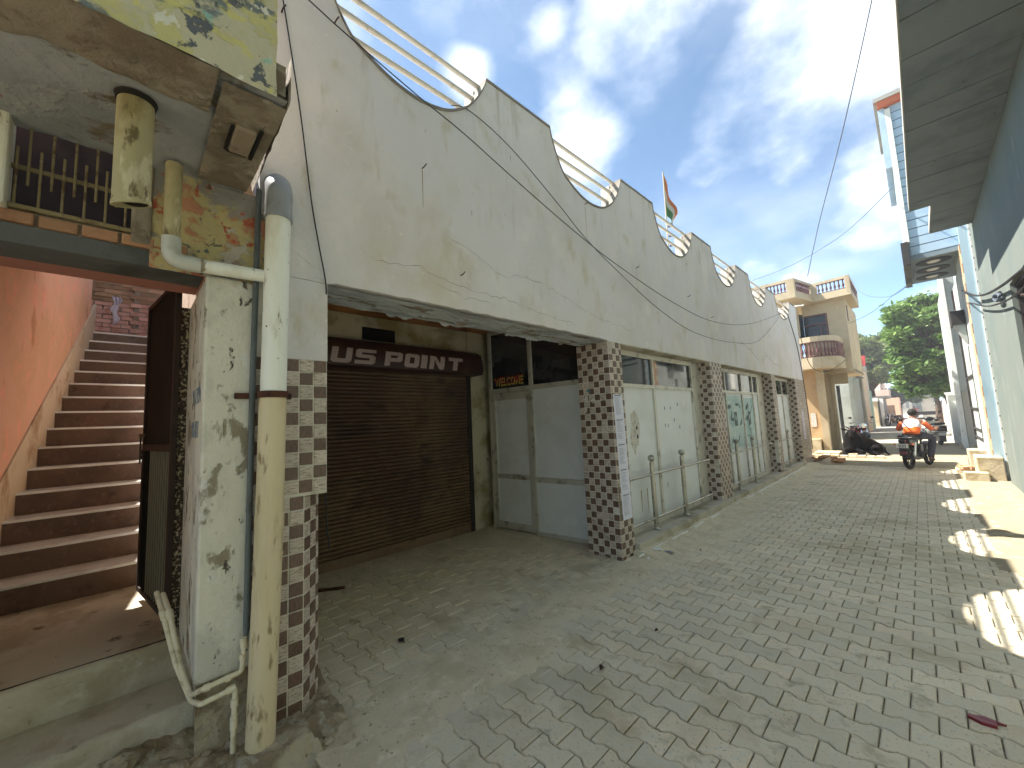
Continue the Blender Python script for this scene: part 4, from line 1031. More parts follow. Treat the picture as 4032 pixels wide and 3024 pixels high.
# ================================================================ pipes
dpipe = thing('drain_pipe', 'tall plastic drain pipe, white above and dirty cream below, with grey elbow on top', 'pipe', (0, 0, 0))
MB().tube([(-2.40, .558, 1.82), (-2.40, .572, 2.86)], .0615, 28).build('upper_pipe', M['pvc_white'], dpipe, smooth=True)
lp = MB().tube([(-2.405, .523, .10), (-2.40, .547, 1.10), (-2.40, .556, 1.80)], .064, 28); lp.build('lower_pipe', M['pvc_cream'], dpipe, smooth=True)
for z, y in ((1.12, .5475), (.985, .546), (1.32, .5505)): MB().tube([(-2.40, y, z), (-2.40, y + .0015, z + .075 if z == 1.12 else z + .012)], .0665 if z == 1.12 else .0652, 28).build('joint', M['pvc_cream'], dpipe, smooth=True)
el = rub([(-2.40, .570, 2.80), (-2.40, .575, 3.00), (-2.62, .60, 3.10)], .13, 8)
MB().tube(el, .0680, 28).build('elbow', M['pvc_grey'], dpipe, smooth=True)
MB().tube([(-2.40, .5705, 2.79), (-2.40, .571, 2.815)], .0705, 28).build('collar', M['pvc_grey'], dpipe, smooth=True)
cl = MB()
for k in range(20):
    a0, a1 = math.pi * (-.62 + 1.24 * k / 20), math.pi * (-.62 + 1.24 * (k + 1) / 20)
    r0, r1 = .0665, .0715; c = (-2.40, .556)
    cl.hexa([(c[0] + r * math.cos(a), c[1] + r * math.sin(a), z) for z in (1.79, 1.825) for (r, a) in ((r0, a0), (r1, a0), (r1, a1), (r0, a1))])
cl.build('clamp', M['rust'], dpipe)
MB().box(-2.50, -2.485, .40, .50, 1.792, 1.823).build('clamp_lug', M['rust'], dpipe); MB().box(-2.506, -2.490, .615, .67, 1.792, 1.823).build('clamp_lug', M['rust'], dpipe)
sp = rub([(-2.46, .125, 2.98), (-2.46, .125, 2.465), (-2.42, .52, 2.462)], .085, 10)
i1 = 5
MB().tube([(-2.46, .125, 2.955), (-2.46, .125, 2.56)], .034, 20).build('branch_pipe', M['pvc_old'], dpipe, smooth=True)
MB().tube(rub([(-2.46, .125, 2.575), (-2.46, .127, 2.462), (-2.455, .24, 2.460)], .075, 10), .0385, 20).build('elbow', M['pvc_pale'], dpipe, smooth=True)
MB().tube([(-2.456, .22, 2.460), (-2.43, .515, 2.462)], .034, 20).build('branch_pipe', M['pvc_white'], dpipe, smooth=True)
spt = thing('spout_pipe', 'short wide yellowed pipe hanging open ended under the balcony', 'pipe')
n = 28; vs = []; c = (-2.06, -.018)
for (r, z, dz) in [(.056, 2.99, 0), (.056, 2.535, .0), (.0585, 2.53, 0), (.0585, 2.512, 0), (.051, 2.512, 0), (.051, 2.95, 0)]:
    for k in range(n):
        a = 2 * math.pi * k / n; vs.append((c[0] + r * math.cos(a), c[1] + r * math.sin(a), z + (.02 * math.cos(a - 2.2) if z < 2.6 else 0)))
MB().add(vs, [(j * n + k, j * n + (k + 1) % n, (j + 1) * n + (k + 1) % n, (j + 1) * n + k) for j in range(5) for k in range(n)]).build('pipe', M['pvc_old'], spt, smooth=True)
MB().lathe([(.0, 0), (.060, .0), (.066, .02), (.0, .02)], (-2.06, -.018, 2.936), 20).build('hole_rim', M['gap'], spt)
MB().lathe([(.0, 2.532), (.0505, 2.532), (.0505, 2.537), (.0, 2.537)], (-2.06, -.018, 0), 20).build('bore_shade_disc', M['gap'], spt)  # dark disc just inside the mouth stands in for shade in the pipe
wp = thing('water_pipes', 'thin beige water pipes bent round the foot of the whitewashed pier', 'pipe')
MB().tube([(-2.487, .492, 2.98), (-2.485, .487, 2.55), (-2.485, .478, 1.89), (-2.478, .470, .62)], .0145, 12).build('conduit', M['conduit'], wp, smooth=True)
MB().tube([(-2.478, .470, .64), (-2.47, .462, .53)], .012, 12).build('riser_pipe', M['conduit'], wp, smooth=True)
MB().tube(rub([(-2.47, .462, .55), (-2.465, .452, .442), (-2.46, .29, .432), (-2.60, .275, .36), (-2.64, .235, .47), (-2.82, .195, .70), (-2.98, .175, .76)], .018, 4), .0118, 12).build('supply_pipe', M['cpvc'], wp, smooth=True)
MB().tube(rub([(-2.455, .420, .08), (-2.455, .424, .385), (-2.455, .292, .372), (-2.60, .272, .335), (-2.66, .215, .50), (-2.84, .170, .70), (-3.0, .15, .77)], .018, 4), .0118, 12).build('return_pipe', M['cpvc'], wp, smooth=True)
for (a, b) in [((-2.468, .460, .548), (-2.466, .456, .60)), ((-2.466, .456, .50), (-2.465, .453, .525)), ((-2.455, .422, .20), (-2.455, .422, .262)), ((-2.455, .423, .30), (-2.455, .423, .335)), ((-2.46, .30, .433), (-2.461, .325, .433)), ((-2.461, .405, .4375), (-2.462, .385, .4365)),
               ((-2.80, .199, .675), (-2.83, .193, .71)), ((-2.82, .175, .68), (-2.85, .168, .71)), ((-2.455, .39, .383), (-2.455, .425, .386))]:
    MB().tube([a, b], .0162, 12).build('coupler', M['cpvc'], wp, smooth=True)
def pad_h(x, y):
    n = .075 * fb(x, y, 6, 4, 21)
    d = min(x + 2.70 + n, -2.26 - x + n - .5 * max(0, .46 - y), y - .38 + n, .76 - y + n)
    return -.06 + .165 * max(0, min(1, d / .05 + .3)) + .018 * fb(x, y, 12, 4, 3)
heightsheet(-2.72, -2.14, .30, .80, 110, 100, pad_h).build('concrete_base', M['rubble'], None, cat='concrete base', label='rough broken concrete pad under the cream drain pipe')
for k, (x, y, s_) in enumerate([(-2.62, .17, .05), (-2.72, .05, .07), (-2.50, .22, .04), (-2.40, .36, .035), (-2.55, .33, .03), (-2.34, .52, .028), (-2.86, -.02, .05), (-2.28, .80, .03), (-2.15, .62, .02), (-2.45, .08, .03)]):
    rr = random.Random(k); m = MB().sph((x, y, rub_h(x, y) + s_ * .2), (s_ * rr.uniform(.8, 1.4), s_ * rr.uniform(.7, 1.2), s_ * .5), 8, 5)
    m.v = [(a + rr.gauss(0, s_ * .1), b + rr.gauss(0, s_ * .1), c_ + rr.gauss(0, s_ * .06)) for a, b, c_ in m.v]
    lab = ['grey rubble lump beside the lower entrance step', 'largest rubble lump at the foot of the entrance step', 'small rubble lump before the pier foot', 'small stone at the edge of the concrete pad', 'small stone under the beige water pipes', 'stone fragment in front of the cream drain pipe', 'rubble lump nearest the left frame edge by the step', 'small stone beside the tiled first pillar', 'tiny pebble on the sandy ground by the concrete pad', 'stone chip on the rubble before the entrance step'][k]
    m.build('stone', M['rubble'], None, smooth=False, cat='stone', label=lab, group='loose rubble stones at the pier foot')

# cables over the facade
def cable(name, pts, r, m, label, cat='cable', sub=5):
    P = [Vector(p) for p in pts]; out = []
    for i in range(len(P) - 1):
        p0, p1, p2, p3 = P[max(i - 1, 0)], P[i], P[i + 1], P[min(i + 2, len(P) - 1)]
        for q in range(sub):
            t = q / sub; out.append(.5 * ((2 * p1) + (-p0 + p2) * t + (2 * p0 - 5 * p1 + 4 * p2 - p3) * t * t + (-p0 + 3 * p1 - 3 * p2 + p3) * t ** 3))
    out.append(P[-1]); return MB().tube(out, r, 6).build(name, m, None, smooth=True, label=label, cat=cat)
cable('cable', [(-2.495, .60, 4.30), (-2.49, .66, 3.89), (-2.485, .71, 3.52), (-2.49, .77, 3.03), (-2.485, .815, 2.74), (-2.49, .858, 2.50), (-2.53, .868, 2.30), (-2.56, .88, 1.2), (-2.55, .90, .9)], .0045, M['cable'], 'black cable hanging down the facade beside the white drain pipe')
cable('cable', [(-2.47, .55, 4.42), (-2.46, .75, 4.35), (-2.45, .98, 4.27), (-2.45, 1.51, 4.14), (-2.44, 1.95, 4.04), (-2.43, 2.60, 3.85), (-2.42, 3.44, 3.63), (-2.42, 4.27, 3.47), (-2.43, 5.81, 3.29), (-2.43, 7.50, 3.24), (-2.44, 9.81, 3.54), (-2.48, 13.16, 4.34)], .0042, M['cable'], 'long sagging black wire crossing the facade from its upper left corner')
cable('cable', [(-2.6, 1.95, 4.40), (-2.49, 2.06, 4.34), (-2.44, 2.50, 4.18), (-2.43, 3.15, 3.87), (-2.42, 3.61, 3.62), (-2.41, 4.26, 3.38), (-2.42, 5.32, 3.09), (-2.43, 6.59, 2.92), (-2.44, 8.42, 2.97), (-2.45, 10.42, 3.24), (-2.48, 13.0, 4.25)], .0038, M['cable'], 'thinner wire tied in the first scallop and sagging below the other wire')
cable('cable', [(-2.47, 13.9, 4.40), (-2.46, 14.6, 3.6), (-2.45, 14.9, 2.6), (-2.44, 15.0, 1.6), (-2.44, 15.05, .4)], .012, M['cable'], 'dark cable running down the far end of the shop facade')
# flag
fl = thing('flag', 'drooping saffron white and green flag on a pole tied to the parapet rails', 'flag')
MB().tube([(-2.70, 6.46, 4.35), (-2.70, 6.50, 5.1), (-2.70, 6.515, 5.80)], .011, 8).build('pole', mat('bamboo', g(190, 178, 150), rough=.7), fl, smooth=True)
def flagstrip(u0, u1, m, name):
    # hanging folded triangle: hoist edge on the pole, the fly drops
    n = 14; v = []; f = []
    for i in range(n + 1):
        s_ = i / n
        for q in range(5):
            u = u0 + (u1 - u0) * q / 4
            top_ = Vector((-2.70, 6.515, 5.80)); lo = Vector((-2.70, 6.49, 5.05))
            h = top_.lerp(lo, u); drop = .62 * s_ ** 1.0
            y = h.y + (.42 * s_ * (1 - .25 * u)) ; z = h.z - drop * (1 - u * .80) - .06 * s_ * u
            x = h.x + .05 * math.sin(s_ * 9 + u * 4) * s_
            v.append((x, y, z))
    for i in range(n):
        for q in range(4):
            a = i * 5 + q; f.append((a, a + 1, a + 6, a + 5))
    m_ = MB(); m_.v = v; m_.f = f; o = m_.build(name, m, fl, smooth=True); return o
flagstrip(0, .38, mat('saffron_cloth', g(196, 116, 70), rough=.85), 'saffron_stripe'); flagstrip(.381, .66, mat('white_cloth', g(196, 196, 186), rough=.85), 'white_stripe'); flagstrip(.661, 1, mat('green_cloth', g(70, 120, 74), rough=.85), 'green_stripe')
for z in (4.80, 4.63, 4.46): MB().tube([(-2.655 + .03 * math.cos(a), 6.50 + .02 * math.sin(a), z - .01 + .006 * a / 6) for a in np.linspace(0, 12, 24)], .005, 5).build('tie', M['rust'], fl)

# stainless railings
def railing(ys, y0, y1, label):
    r = thing('railing', label, 'railing', group='steel railings in front of the shop windows')
    for y in ys:
        MB().tube([(-2.575, y, .13), (-2.575, y, .985)], .0305, 16).lathe([(.0, .985), (.031, .985), (.031, .999), (.018, 1.0), (.018, 1.012), (.0, 1.012)], (-2.575, y, 0), 16).build('post', M['steel'], r, smooth=True)
        MB().sph((-2.575, y, 1.05), .046, 18, 12).build('ball', M['steel'], r, smooth=True)
        MB().lathe([(.052, .131), (.052, .142), (.034, .152), (.030, .165)], (-2.575, y, 0), 18).build('base_flange', M['steel'], r, smooth=True)
    for z in (.84, .275):
        MB().tube([(-2.575, y0, z), (-2.575, y1, z)], .0175, 12).build('rail', M['steel'], r, smooth=True)
railing((5.04, 5.99), 4.35, 7.05, 'nearest steel railing with two ball topped posts, beside the paper notice pillar')
railing((8.52, 9.58), 7.88, 11.1, 'middle steel railing in front of the teal poster window')
railing((12.75,), 11.77, 13.9, 'farthest steel railing with a single ball topped post')
# paper notices
def notice(y0, z0, z1, lean, lab, x=XF + .0085):
    n_ = thing('paper_notice', lab, 'paper notice', group='paper notices pasted down the pillars')
    w = .205
    def P(u, v): return (x, y0 + u * w + (1 - v) * lean, z0 + (z1 - z0) * v)
    pp = MB().add([P(0, 0), P(1, 0), P(1, 1), P(0, 1)], [(0, 1, 2, 3)]); pp.add([(a - .001, b, c) for a, b, c in [P(0, 0), P(1, 0), P(1, 1), P(0, 1)]], [(0, 1, 2, 3)])
    pp.build('sheet', M['paper'], n_)
    def bar(u0, u1, v0, v1, m, nm):
        q = [P(u0, v0), P(u1, v0), P(u1, v1), P(u0, v1)]; return MB().add([(a + .0012, b, c) for a, b, c in q], [(0, 1, 2, 3)]).build(nm, m, n_)
    bar(.12, .82, .935, .965, M['ink'], 'heading')
    rr = random.Random(int(z0 * 100)); ln = MB(); v = .90
    while v > .16:
        if rr.random() < .86:
            u1 = rr.uniform(.5, .86); q = [P(.14, v - .011), P(u1, v - .011), P(u1, v), P(.14, v)]; ln.add([(a + .0012, b, c) for a, b, c in q], [(0, 1, 2, 3)])
        v -= .026
    ln.build('printed_lines', M['ink_pale'], n_)
zz = 1.885; L5 = ['topmost sheet', 'second sheet from the top', 'middle sheet', 'fourth sheet from the top', 'lowest sheet']
for k in range(5):
    notice(4.085 + k * .0075, zz - .290, zz - .001, .0075, L5[k] + ' of the printed paper strip on the second pillar'); zz -= .291
zz = 1.60
for k in range(3):
    notice(14.45 + k * .01, zz - .29, zz - .001, .0, ['top', 'middle', 'bottom'][k] + ' paper sheet on the last pillar at the far end'); zz -= .291
# torn stickers on the second pillar's camera side
for k, (x, z, rx, rz) in enumerate([(-2.86, 1.86, .03, .05), (-2.82, 1.95, .025, .03), (-2.76, 1.82, .03, .035), (-2.88, 1.72, .025, .04)]):
    rr = random.Random(k + 3); P = [(x + rx * rr.uniform(.6, 1.2) * math.cos(a), 4.0575, z + rz * rr.uniform(.6, 1.2) * math.sin(a)) for a in np.linspace(0, 5.6, 9)]
    MB().prism(P, (0, .0015, 0)).build('sticker_remains', [M['torn'], M['teal_spot'], M['torn'], M['torn']][k], P2)
# ================================================================ right side: green building and blue house
gb_ = thing('green_building', 'grey green plastered building with a board marked concrete canopy slab', 'building')
w = MB()
w.box(1.05, 1.30, -4, 7.6, -.05, 9.5).box(1.05, 1.30, 9.0, 12.25, -.05, 9.5).box(1.05, 1.30, 7.6, 9.0, -.05, 1.25).box(1.05, 1.30, 7.6, 9.0, 3.25, 9.5)
w.box(1.30, 6.0, 12.10, 12.25, -.05, 9.5).build('wall', M['green_wall'], gb_)
gw_ = thing('window', None, None); gw_.parent = gb_
MB().box(1.26, 1.28, 7.6, 9.0, 1.25, 3.25).build('shutter_board', M['concrete_dark'], gw_)
MB().box(1.10, 1.16, 7.6, 7.66, 1.25, 3.25).box(1.10, 1.16, 8.94, 9.0, 1.25, 3.25).box(1.10, 1.16, 7.66, 8.94, 3.19, 3.25).box(1.10, 1.16, 7.66, 8.94, 1.25, 1.31).build('frame', M['iron_dark'], gw_)
MB().tube([(1.14, 7.66, 2.7), (1.14, 8.94, 3.05)], .03, 6).build('brace', M['gate_frame'], gw_)
# canopy slab: boards printed into the underside as separate strips, thin gaps between
SZ = 5.09
MB().box(.20, 1.048, -3.0, 10.1, SZ + .012, SZ + .16).box(.47, 1.048, 10.101, 11.78, SZ + .012, SZ + .16).build('canopy_slab', M['slab_edge'], gb_)
y = -3.0; k = 0
while y < 11.7:
    w_ = random.uniform(.44, .62); y1 = min(y + w_, 11.77)
    if y < 10.09 < y1: y1 = 10.098
    x0 = .215 if y < 10.09 else .483
    MB().box(x0, 1.046, y + .008, y1 - .008, SZ + random.uniform(-.004, .004), SZ + .0115).build('board_strip', M['shutterboard'], gb_)
    y = y1; k += 1
MB().box(.20, .214, -3.0, 10.1, SZ - .006, SZ + .0115).build('drip_edge', M['slab_edge'], gb_)
# blue house
M['ceil_bluegrey'] = mat('ceiling_bluegrey', g(120, 134, 142), rough=.85)
bh = thing('blue_house', 'sky blue house with striped balcony, checker tiled side and round ceiling rings', 'building')
MB().box(.94, 1.085, 12.95, 13.02, .14, 9.0).build('front_pilaster', M['blue'], bh)
MB().box(1.085, 1.16, 12.93, 13.02, .14, 9.0).build('white_edge', M['white'], bh)
nt_ = MB(); z = .5
while z < 5.6: nt_.box(1.092, 1.162, 12.922, 12.929, z, z + .022); z += .26
nt_.build('edge_notch', M['line_dark'], bh)
MB().box(.93, 1.30, 12.92, 14.6, -.05, .139).build('base', M['white'], bh)
z = .14; k = 0
while z < 5.0:
    for j in range(3):
        MB().box(.928, .9385, 12.96 + j * .14, 12.96 + j * .14 + .136, z, z + .22).build('check_tile', M['chk_a'] if (j + k) % 2 else M['chk_b'], bh)
    z += .224; k += 1
MB().box(.9390, 1.3, 13.02, 14.6, .139, 4.99).build('side_wall', M['grey_house'], bh)
MB().box(1.0, 1.3, 14.6, 17.6, -.05, 4.99).build('side_wall', M['grey_house'], bh)
MB().box(1.05, 6, 13.021, 17.6, 5.0, 9.3).build('upper_wall', M['blue_pale'], bh)
MB().box(.17, 1.049, 13.25, 15.9, 5.0, 5.12).build('balcony_floor', M['ceil_bluegrey'], bh)
for k, yy in enumerate((13.72, 14.52, 15.32)):
    ring = MB()
    for (r0, r1) in ((.13, .30), (.04, .0)):
        n = 28; vs = []
        if r1 > r0:
            for i in range(n):
                a = 2 * math.pi * i / n
                vs += [(.55 + r0 * math.cos(a), yy + r0 * math.sin(a), 4.996), (.55 + r1 * math.cos(a), yy + r1 * math.sin(a), 4.996), (.55 + r1 * math.cos(a), yy + r1 * math.sin(a), 4.985), (.55 + r0 * math.cos(a), yy + r0 * math.sin(a), 4.985)]
            ring.add(vs, [(4 * i + q, 4 * i + (q + 1) % 4, (4 * ((i + 1) % n)) + (q + 1) % 4, (4 * ((i + 1) % n)) + q) for i in range(n) for q in range(4)])
    ring.build('ceiling_ring', M['line_dark'], bh)
    MB().lathe([(.0, 4.97), (.10, 4.972), (.125, 4.996), (0, 4.996)], (.55, yy, 0), 20).build('ring_centre', M['white'], bh, smooth=True)
# balcony face towards the camera: horizontal boards with dark grooves
MB().box(.20, 1.04, 13.262, 13.32, 5.12, 8.9).build('balcony_front', M['line_dark'], bh)
z = 5.125
while z < 8.85:
    MB().box(.20, 1.04, 13.245, 13.261, z, z + .195).build('panel_board', M['blue_pale'], bh); z += .215
MB().box(.10, .199, 13.20, 13.32, 5.45, 8.9).build('corner_post', M['white'], bh)
MB().box(-.02, .098, 13.2, 15.9, 7.4, 8.95).build('side_fin', M['blue_pale'], bh)
MB().box(.098, .199, 13.33, 15.9, 5.12, 8.9).build('balcony_side', M['blue_pale'], bh)
MB().box(-.02, 1.04, 13.10, 13.24, 8.95, 9.10).build('terracotta_band', M['orange_band'], bh); MB().box(-.02, 1.04, 13.241, 15.95, 8.95, 9.10).build('parapet_top', M['blue_pale'], bh)
MB().box(-.08, 1.06, 13.06, 15.98, 9.101, 9.2).build('cap', M['slab_edge'], bh)
MB().box(.04, .165, 13.10, 15.6, 4.86, 5.44).build('dark_fascia', M['concrete_dark'], bh)
MB().box(.045, .165, 13.085, 13.099, 4.88, 5.43).build('sign_board', M['iron_dark'], bh)
# meter box, awning and iron ladder frame on the side wall
ab = thing('awning_box', 'dark grey metal awning box on the side wall of the blue house', 'awning')
MB().box(.70, .926, 14.2, 14.75, 3.46, 3.80).build('box', M['iron_dark'], ab, bevel=.01)
MB().prism([(.74, 14.25, 3.459), (.926, 14.25, 3.459), (.926, 14.25, 3.0), ], (0, .4, 0)).build('bracket', M['grey_house'], ab)
lad = thing('iron_ladder', 'tall black iron ladder frame fixed to the grey side wall', 'ladder')
MB().box(.955, .995, 17.15, 17.2, .55, 3.6).build('upright', M['iron_dark'], lad); MB().box(.955, .995, 15.0, 15.05, .62, 3.0).build('upright', M['iron_dark'], lad)
for z in (.62, .85, 1.40, 2.25): MB().box(.962, .99, 15.05, 17.15, z, z + .05).build('rung', M['iron_dark'], lad)
# masonry blocks and bricks at the foot of the wall
M['block'] = mat('block_cement', g(190, 176, 148), [(g(160, 144, 112), 3, .48, .64), (g(206, 196, 172), 7, .6, .7)], rough=.95, bump=(20, .008))  # pale cement tone for blocks, kerbs and plinths
MB().box(.67, 1.03, 12.55, 13.3, -.03, .47).build('step_block', M['block'], None, bevel=.015, cat='step block', label='tall cement block step against the white corner of the blue house')
MB().box(.46, .80, 12.32, 12.545, -.03, .185).build('step_block', M['block'], None, bevel=.015, cat='step block', label='low cement block in front of the tall step block')
MB().box(.66, .99, 14.35, 14.95, -.03, .47).build('step_block', M['block'], None, bevel=.015, cat='step block', label='farther cement block step beside the iron ladder frame')
sl = MB().box(.40, .72, 13.55, 14.1, -.03, .10).build('brick_step', M['block'], None, bevel=.01, cat='brick step', label='low step of loose red bricks between the two tall blocks')
for k, (x, y, a) in enumerate([(.44, 13.57, .05), (.58, 13.60, -.1), (.50, 13.75, .2), (.42, 13.9, .0)]):
    MB().box(0, .11, 0, .21, .101, .165).build('brick', M['brick'], sl, bevel=.006).matrix_world = Matrix.Translation((x, y, 0)) @ Matrix.Rotation(a - 1.0, 4, 'Z')
# bundle of cables clipped to the green wall
cable('cable', [(.99, 6.6, 3.02), (.98, 7.36, 3.10), (.98, 8.91, 3.24), (.98, 10.62, 3.45), (.96, 12.10, 3.72), (.90, 13.4, 4.1)], .020, M['cable'], 'thick dark cable sagging along the green wall near the window', sub=6)
cable('cable', [(.99, 7.3, 2.92), (.985, 8.51, 2.97), (.98, 9.77, 3.11), (.98, 11.0, 3.30), (.95, 12.6, 3.65), (.93, 13.22, 3.78)], .013, M['cable'], 'thinner grey cable below the thick one on the green wall', sub=6)
cw = MB()
for k in range(5): cw.tube([(1.0 + .02 * math.cos(a), 9.75 + .28 * math.cos(a + k) , 3.22 + .07 * math.sin(a * 1.2 + k)) for a in np.linspace(0, 6.2, 18)], .008, 5)
cw.build('cable_coil', M['wire'], None, cat='cable', label='tangled coil of wire clipped to the green wall')

# ---- grey and white house behind, right
gh = thing('grey_house', 'pale grey two storey house with white corner strip beyond the blue house', 'building')
MB().box(1.0, 6.0, 21.2, 27, -.05, 6.2).build('wall', M['grey_house'], gh)
MB().box(.88, .998, 21.0, 21.6, -.05, 6.2).build('corner_strip', M['white'], gh)
MB().box(.999, 1.45, 21.1, 21.199, 2.0, 6.2).build('front_panel', M['grey_house'], gh)
MB().box(.78, 1.42, 21.05, 21.195, -.05, .12).build('base', M['block'], gh)
MB().box(1.02, 1.42, 21.12, 21.198, .12, 1.98).build('stone_panel', M['cement_far'], gh)
MB().box(1.15, 1.30, 21.09, 21.12, 4.9, 5.6).build('window', M['maroon'], gh)
# white gate posts and wall strips beyond
for k, (x, y, z, lab) in enumerate([(.88, 23.6, 1.9, 'white gate post next to the grey house'), (.92, 26.0, 2.0, 'second white gate post beyond the grey house'), (1.0, 29.0, 2.0, 'third white gate post, under the near tree')]):
    t_ = thing('gate_post', lab, 'gate post', (x, y, 0), group='white gate posts on the right')
    MB().box(-.12, .12, -.12, .12, -.05, z).build('shaft', M['white'], t_); MB().box(-.16, .16, -.16, .16, z + .001, z + .07).build('cap', M['white'], t_)
MB().box(1.1, 1.3, 27.2, 60, -.05, 1.8).build('boundary_wall', M['pink_house'], None, cat='wall', label='long pale boundary wall along the right side of the far street')

# ================================================================ yellow house at the far end of the shop
yh = thing('yellow_house', 'ochre two storey house with maroon balustrades on roof terrace and rounded balcony', 'building')
YP = [(-4.6, 17.35), (-2.79, 17.35), (-2.49, 18.80), (-1.36, 18.66), (-1.38, 21.6), (-4.6, 21.6)]
def offs(P, closed=False):
    return P
def runbox(m, a, b, z0, z1, t=.10, inset=0.0):
    a = Vector((a[0], a[1], 0)); b = Vector((b[0], b[1], 0)); u = (b - a).normalized(); n = Vector((u.y, -u.x, 0))
    return m.obox(a + u * inset - n * t + DZ * z0, u, n, DZ, (b - a).length - 2 * inset, t, z1 - z0)
slab = MB().prism([(x, y, 5.70) for x, y in YP], (0, 0, .10)).build('terrace_slab', M['yellow'], yh)
pan = MB()
segs = [(YP[0], YP[1], .25), (YP[1], YP[2], .12), (YP[2], YP[3], .14), (YP[3], YP[4], .16)]
bal_prof = [(.030, 0), (.030, .03), (.016, .045), (.016, .07), (.034, .13), (.030, .18), (.014, .25), (.018, .30), (.014, .32), (.026, .34), (.026, .37)]
bm_ = MB().lathe([(r * 1.1, h) for r, h in bal_prof], (0, 0, 0), 8).build('t', M['maroon'], smooth=True); me_bal = bm_.data; bpy.data.objects.remove(bm_)
bm_ = MB().lathe([(r * 1.55, h * 1.40) for r, h in bal_prof], (0, 0, 0), 10).build('t', M['baluster_pink'], smooth=True); me_bal2 = bm_.data; bpy.data.objects.remove(bm_)
for (a, b, e) in segs:
    av, bv = Vector((*a, 0)), Vector((*b, 0)); u = (bv - av).normalized(); L = (bv - av).length
    runbox(pan, a, b, 5.801, 5.95); runbox(pan, a, b, 6.32, 6.42)
    pa = av + u * e; pb = bv - u * e
    m_ = MB(); runbox(m_, a, pa.to_tuple()[:2], 5.9501, 6.3199); runbox(m_, pb.to_tuple()[:2], b, 5.9501, 6.3199); m_.build('parapet_pier', M['yellow'], yh)
    nb = int((pb - pa).length / .108); n = Vector((u.y, -u.x, 0))
    mm = MB(); runbox(mm, pa.to_tuple()[:2], pb.to_tuple()[:2], 5.9502, 5.972, .104); runbox(mm, pa.to_tuple()[:2], pb.to_tuple()[:2], 6.30, 6.3198, .104); mm.build('balustrade_rail', M['maroon'], yh)
    for i in range(nb):
        p = pa + u * ((i + .5) * (pb - pa).length / nb) - n * .05; inst('baluster', me_bal, yh, (p.x, p.y, 5.958), None, (1, 1, .94))
pan.build('parapet', M['yellow'], yh)
MB().box(-2.95, -1.62, 19.25, 19.40, 5.28, 5.698).box(-2.18, -1.62, 19.25, 19.40, 4.20, 5.28).box(-1.75, -1.62, 19.401, 23, 3.0, 5.698).box(-2.95, -1.62, 19.25, 19.40, 3.05, 4.20).build('upper_wall', M['yellow'], yh)
MB().box(-4.6, -2.951, 18.4, 18.5, 3.1, 5.698).build('upper_wall', M['yellow'], yh)
MB().box(-1.618, -1.60, 19.6, 19.8, 4.9, 5.5).build('side_slit', M['maroon'], yh)
yw_ = thing('balcony_door', None, None); yw_.parent = yh
MB().box(-2.93, -2.18, 19.33, 19.36, 4.2, 5.28).build('pane', M['glass_blue'], yw_)
MB().box(-2.24, -2.181, 19.22, 19.249, 4.2, 5.28).box(-2.93, -2.24, 19.22, 19.249, 5.22, 5.279).box(-2.93, -2.24, 19.24, 19.30, 4.86, 4.91).box(-2.42, -2.38, 19.24, 19.30, 4.2, 4.85).build('frame', M['maroon'], yw_)
MB().obox(Vector((-3.35, 18.0, 4.15)), Vector((.4, 1.2, 0)).normalized(), Vector((1, -.33, 0)).normalized(), DZ, 1.25, .03, 1.2).build('side_glazing', M['glass_blue'], yh)
MB().box(-3.2, -1.8, 21.0, 21.05, 3.1, 5.65).build('room', M['dark'], yh)
MB().box(-4.6, -1.62, 19.245, 23, 2.95, 3.045).build('upper_floor', M['yellow'], yh)
M['tube'] = mat('tube_light_white', g(230, 232, 226), rough=.4)
MB().tube([(-2.91, 17.3, 5.36), (-2.57, 17.3, 5.33)], .018, 8).build('tube_lamp', M['tube'], yh)
# rounded balcony
BP = [(-3.6, 17.75), (-2.55, 17.55), (-2.32, 17.60), (-2.10, 17.74), (-1.93, 17.98), (-1.84, 18.3), (-1.80, 19.24)]
bf = MB(); lo = MB(); tp = MB(); rl = MB(); full = BP + [(-3.6, 19.24)]
MB().prism([(x, y, 3.05) for x, y in full], (0, 0, .10)).build('balcony_slab', M['yellow'], yh)
for i in range(len(BP) - 1):
    a, b = BP[i], BP[i + 1]
    runbox(lo, a, b, 3.151, 3.45, .08); runbox(tp, a, b, 4.01, 4.20, .08); runbox(rl, a, b, 3.4502, 3.48, .084); runbox(rl, a, b, 3.98, 4.0098, .084)
lo.build('balcony_wall', M['yellow'], yh); tp.build('balcony_cap', M['yellow'], yh); rl.build('balustrade_rail', M['maroon'], yh)
tot = 0
for i in range(len(BP) - 1):
    a, b = Vector((*BP[i], 0)), Vector((*BP[i + 1], 0)); u = (b - a).normalized(); n = Vector((u.y, -u.x, 0)); L = (b - a).length; nb = max(1, int(L / .115))
    for q in range(nb):
        p = a + u * ((q + .5) * L / nb) - n * .04; inst('baluster', me_bal2, yh, (p.x, p.y, 3.462))
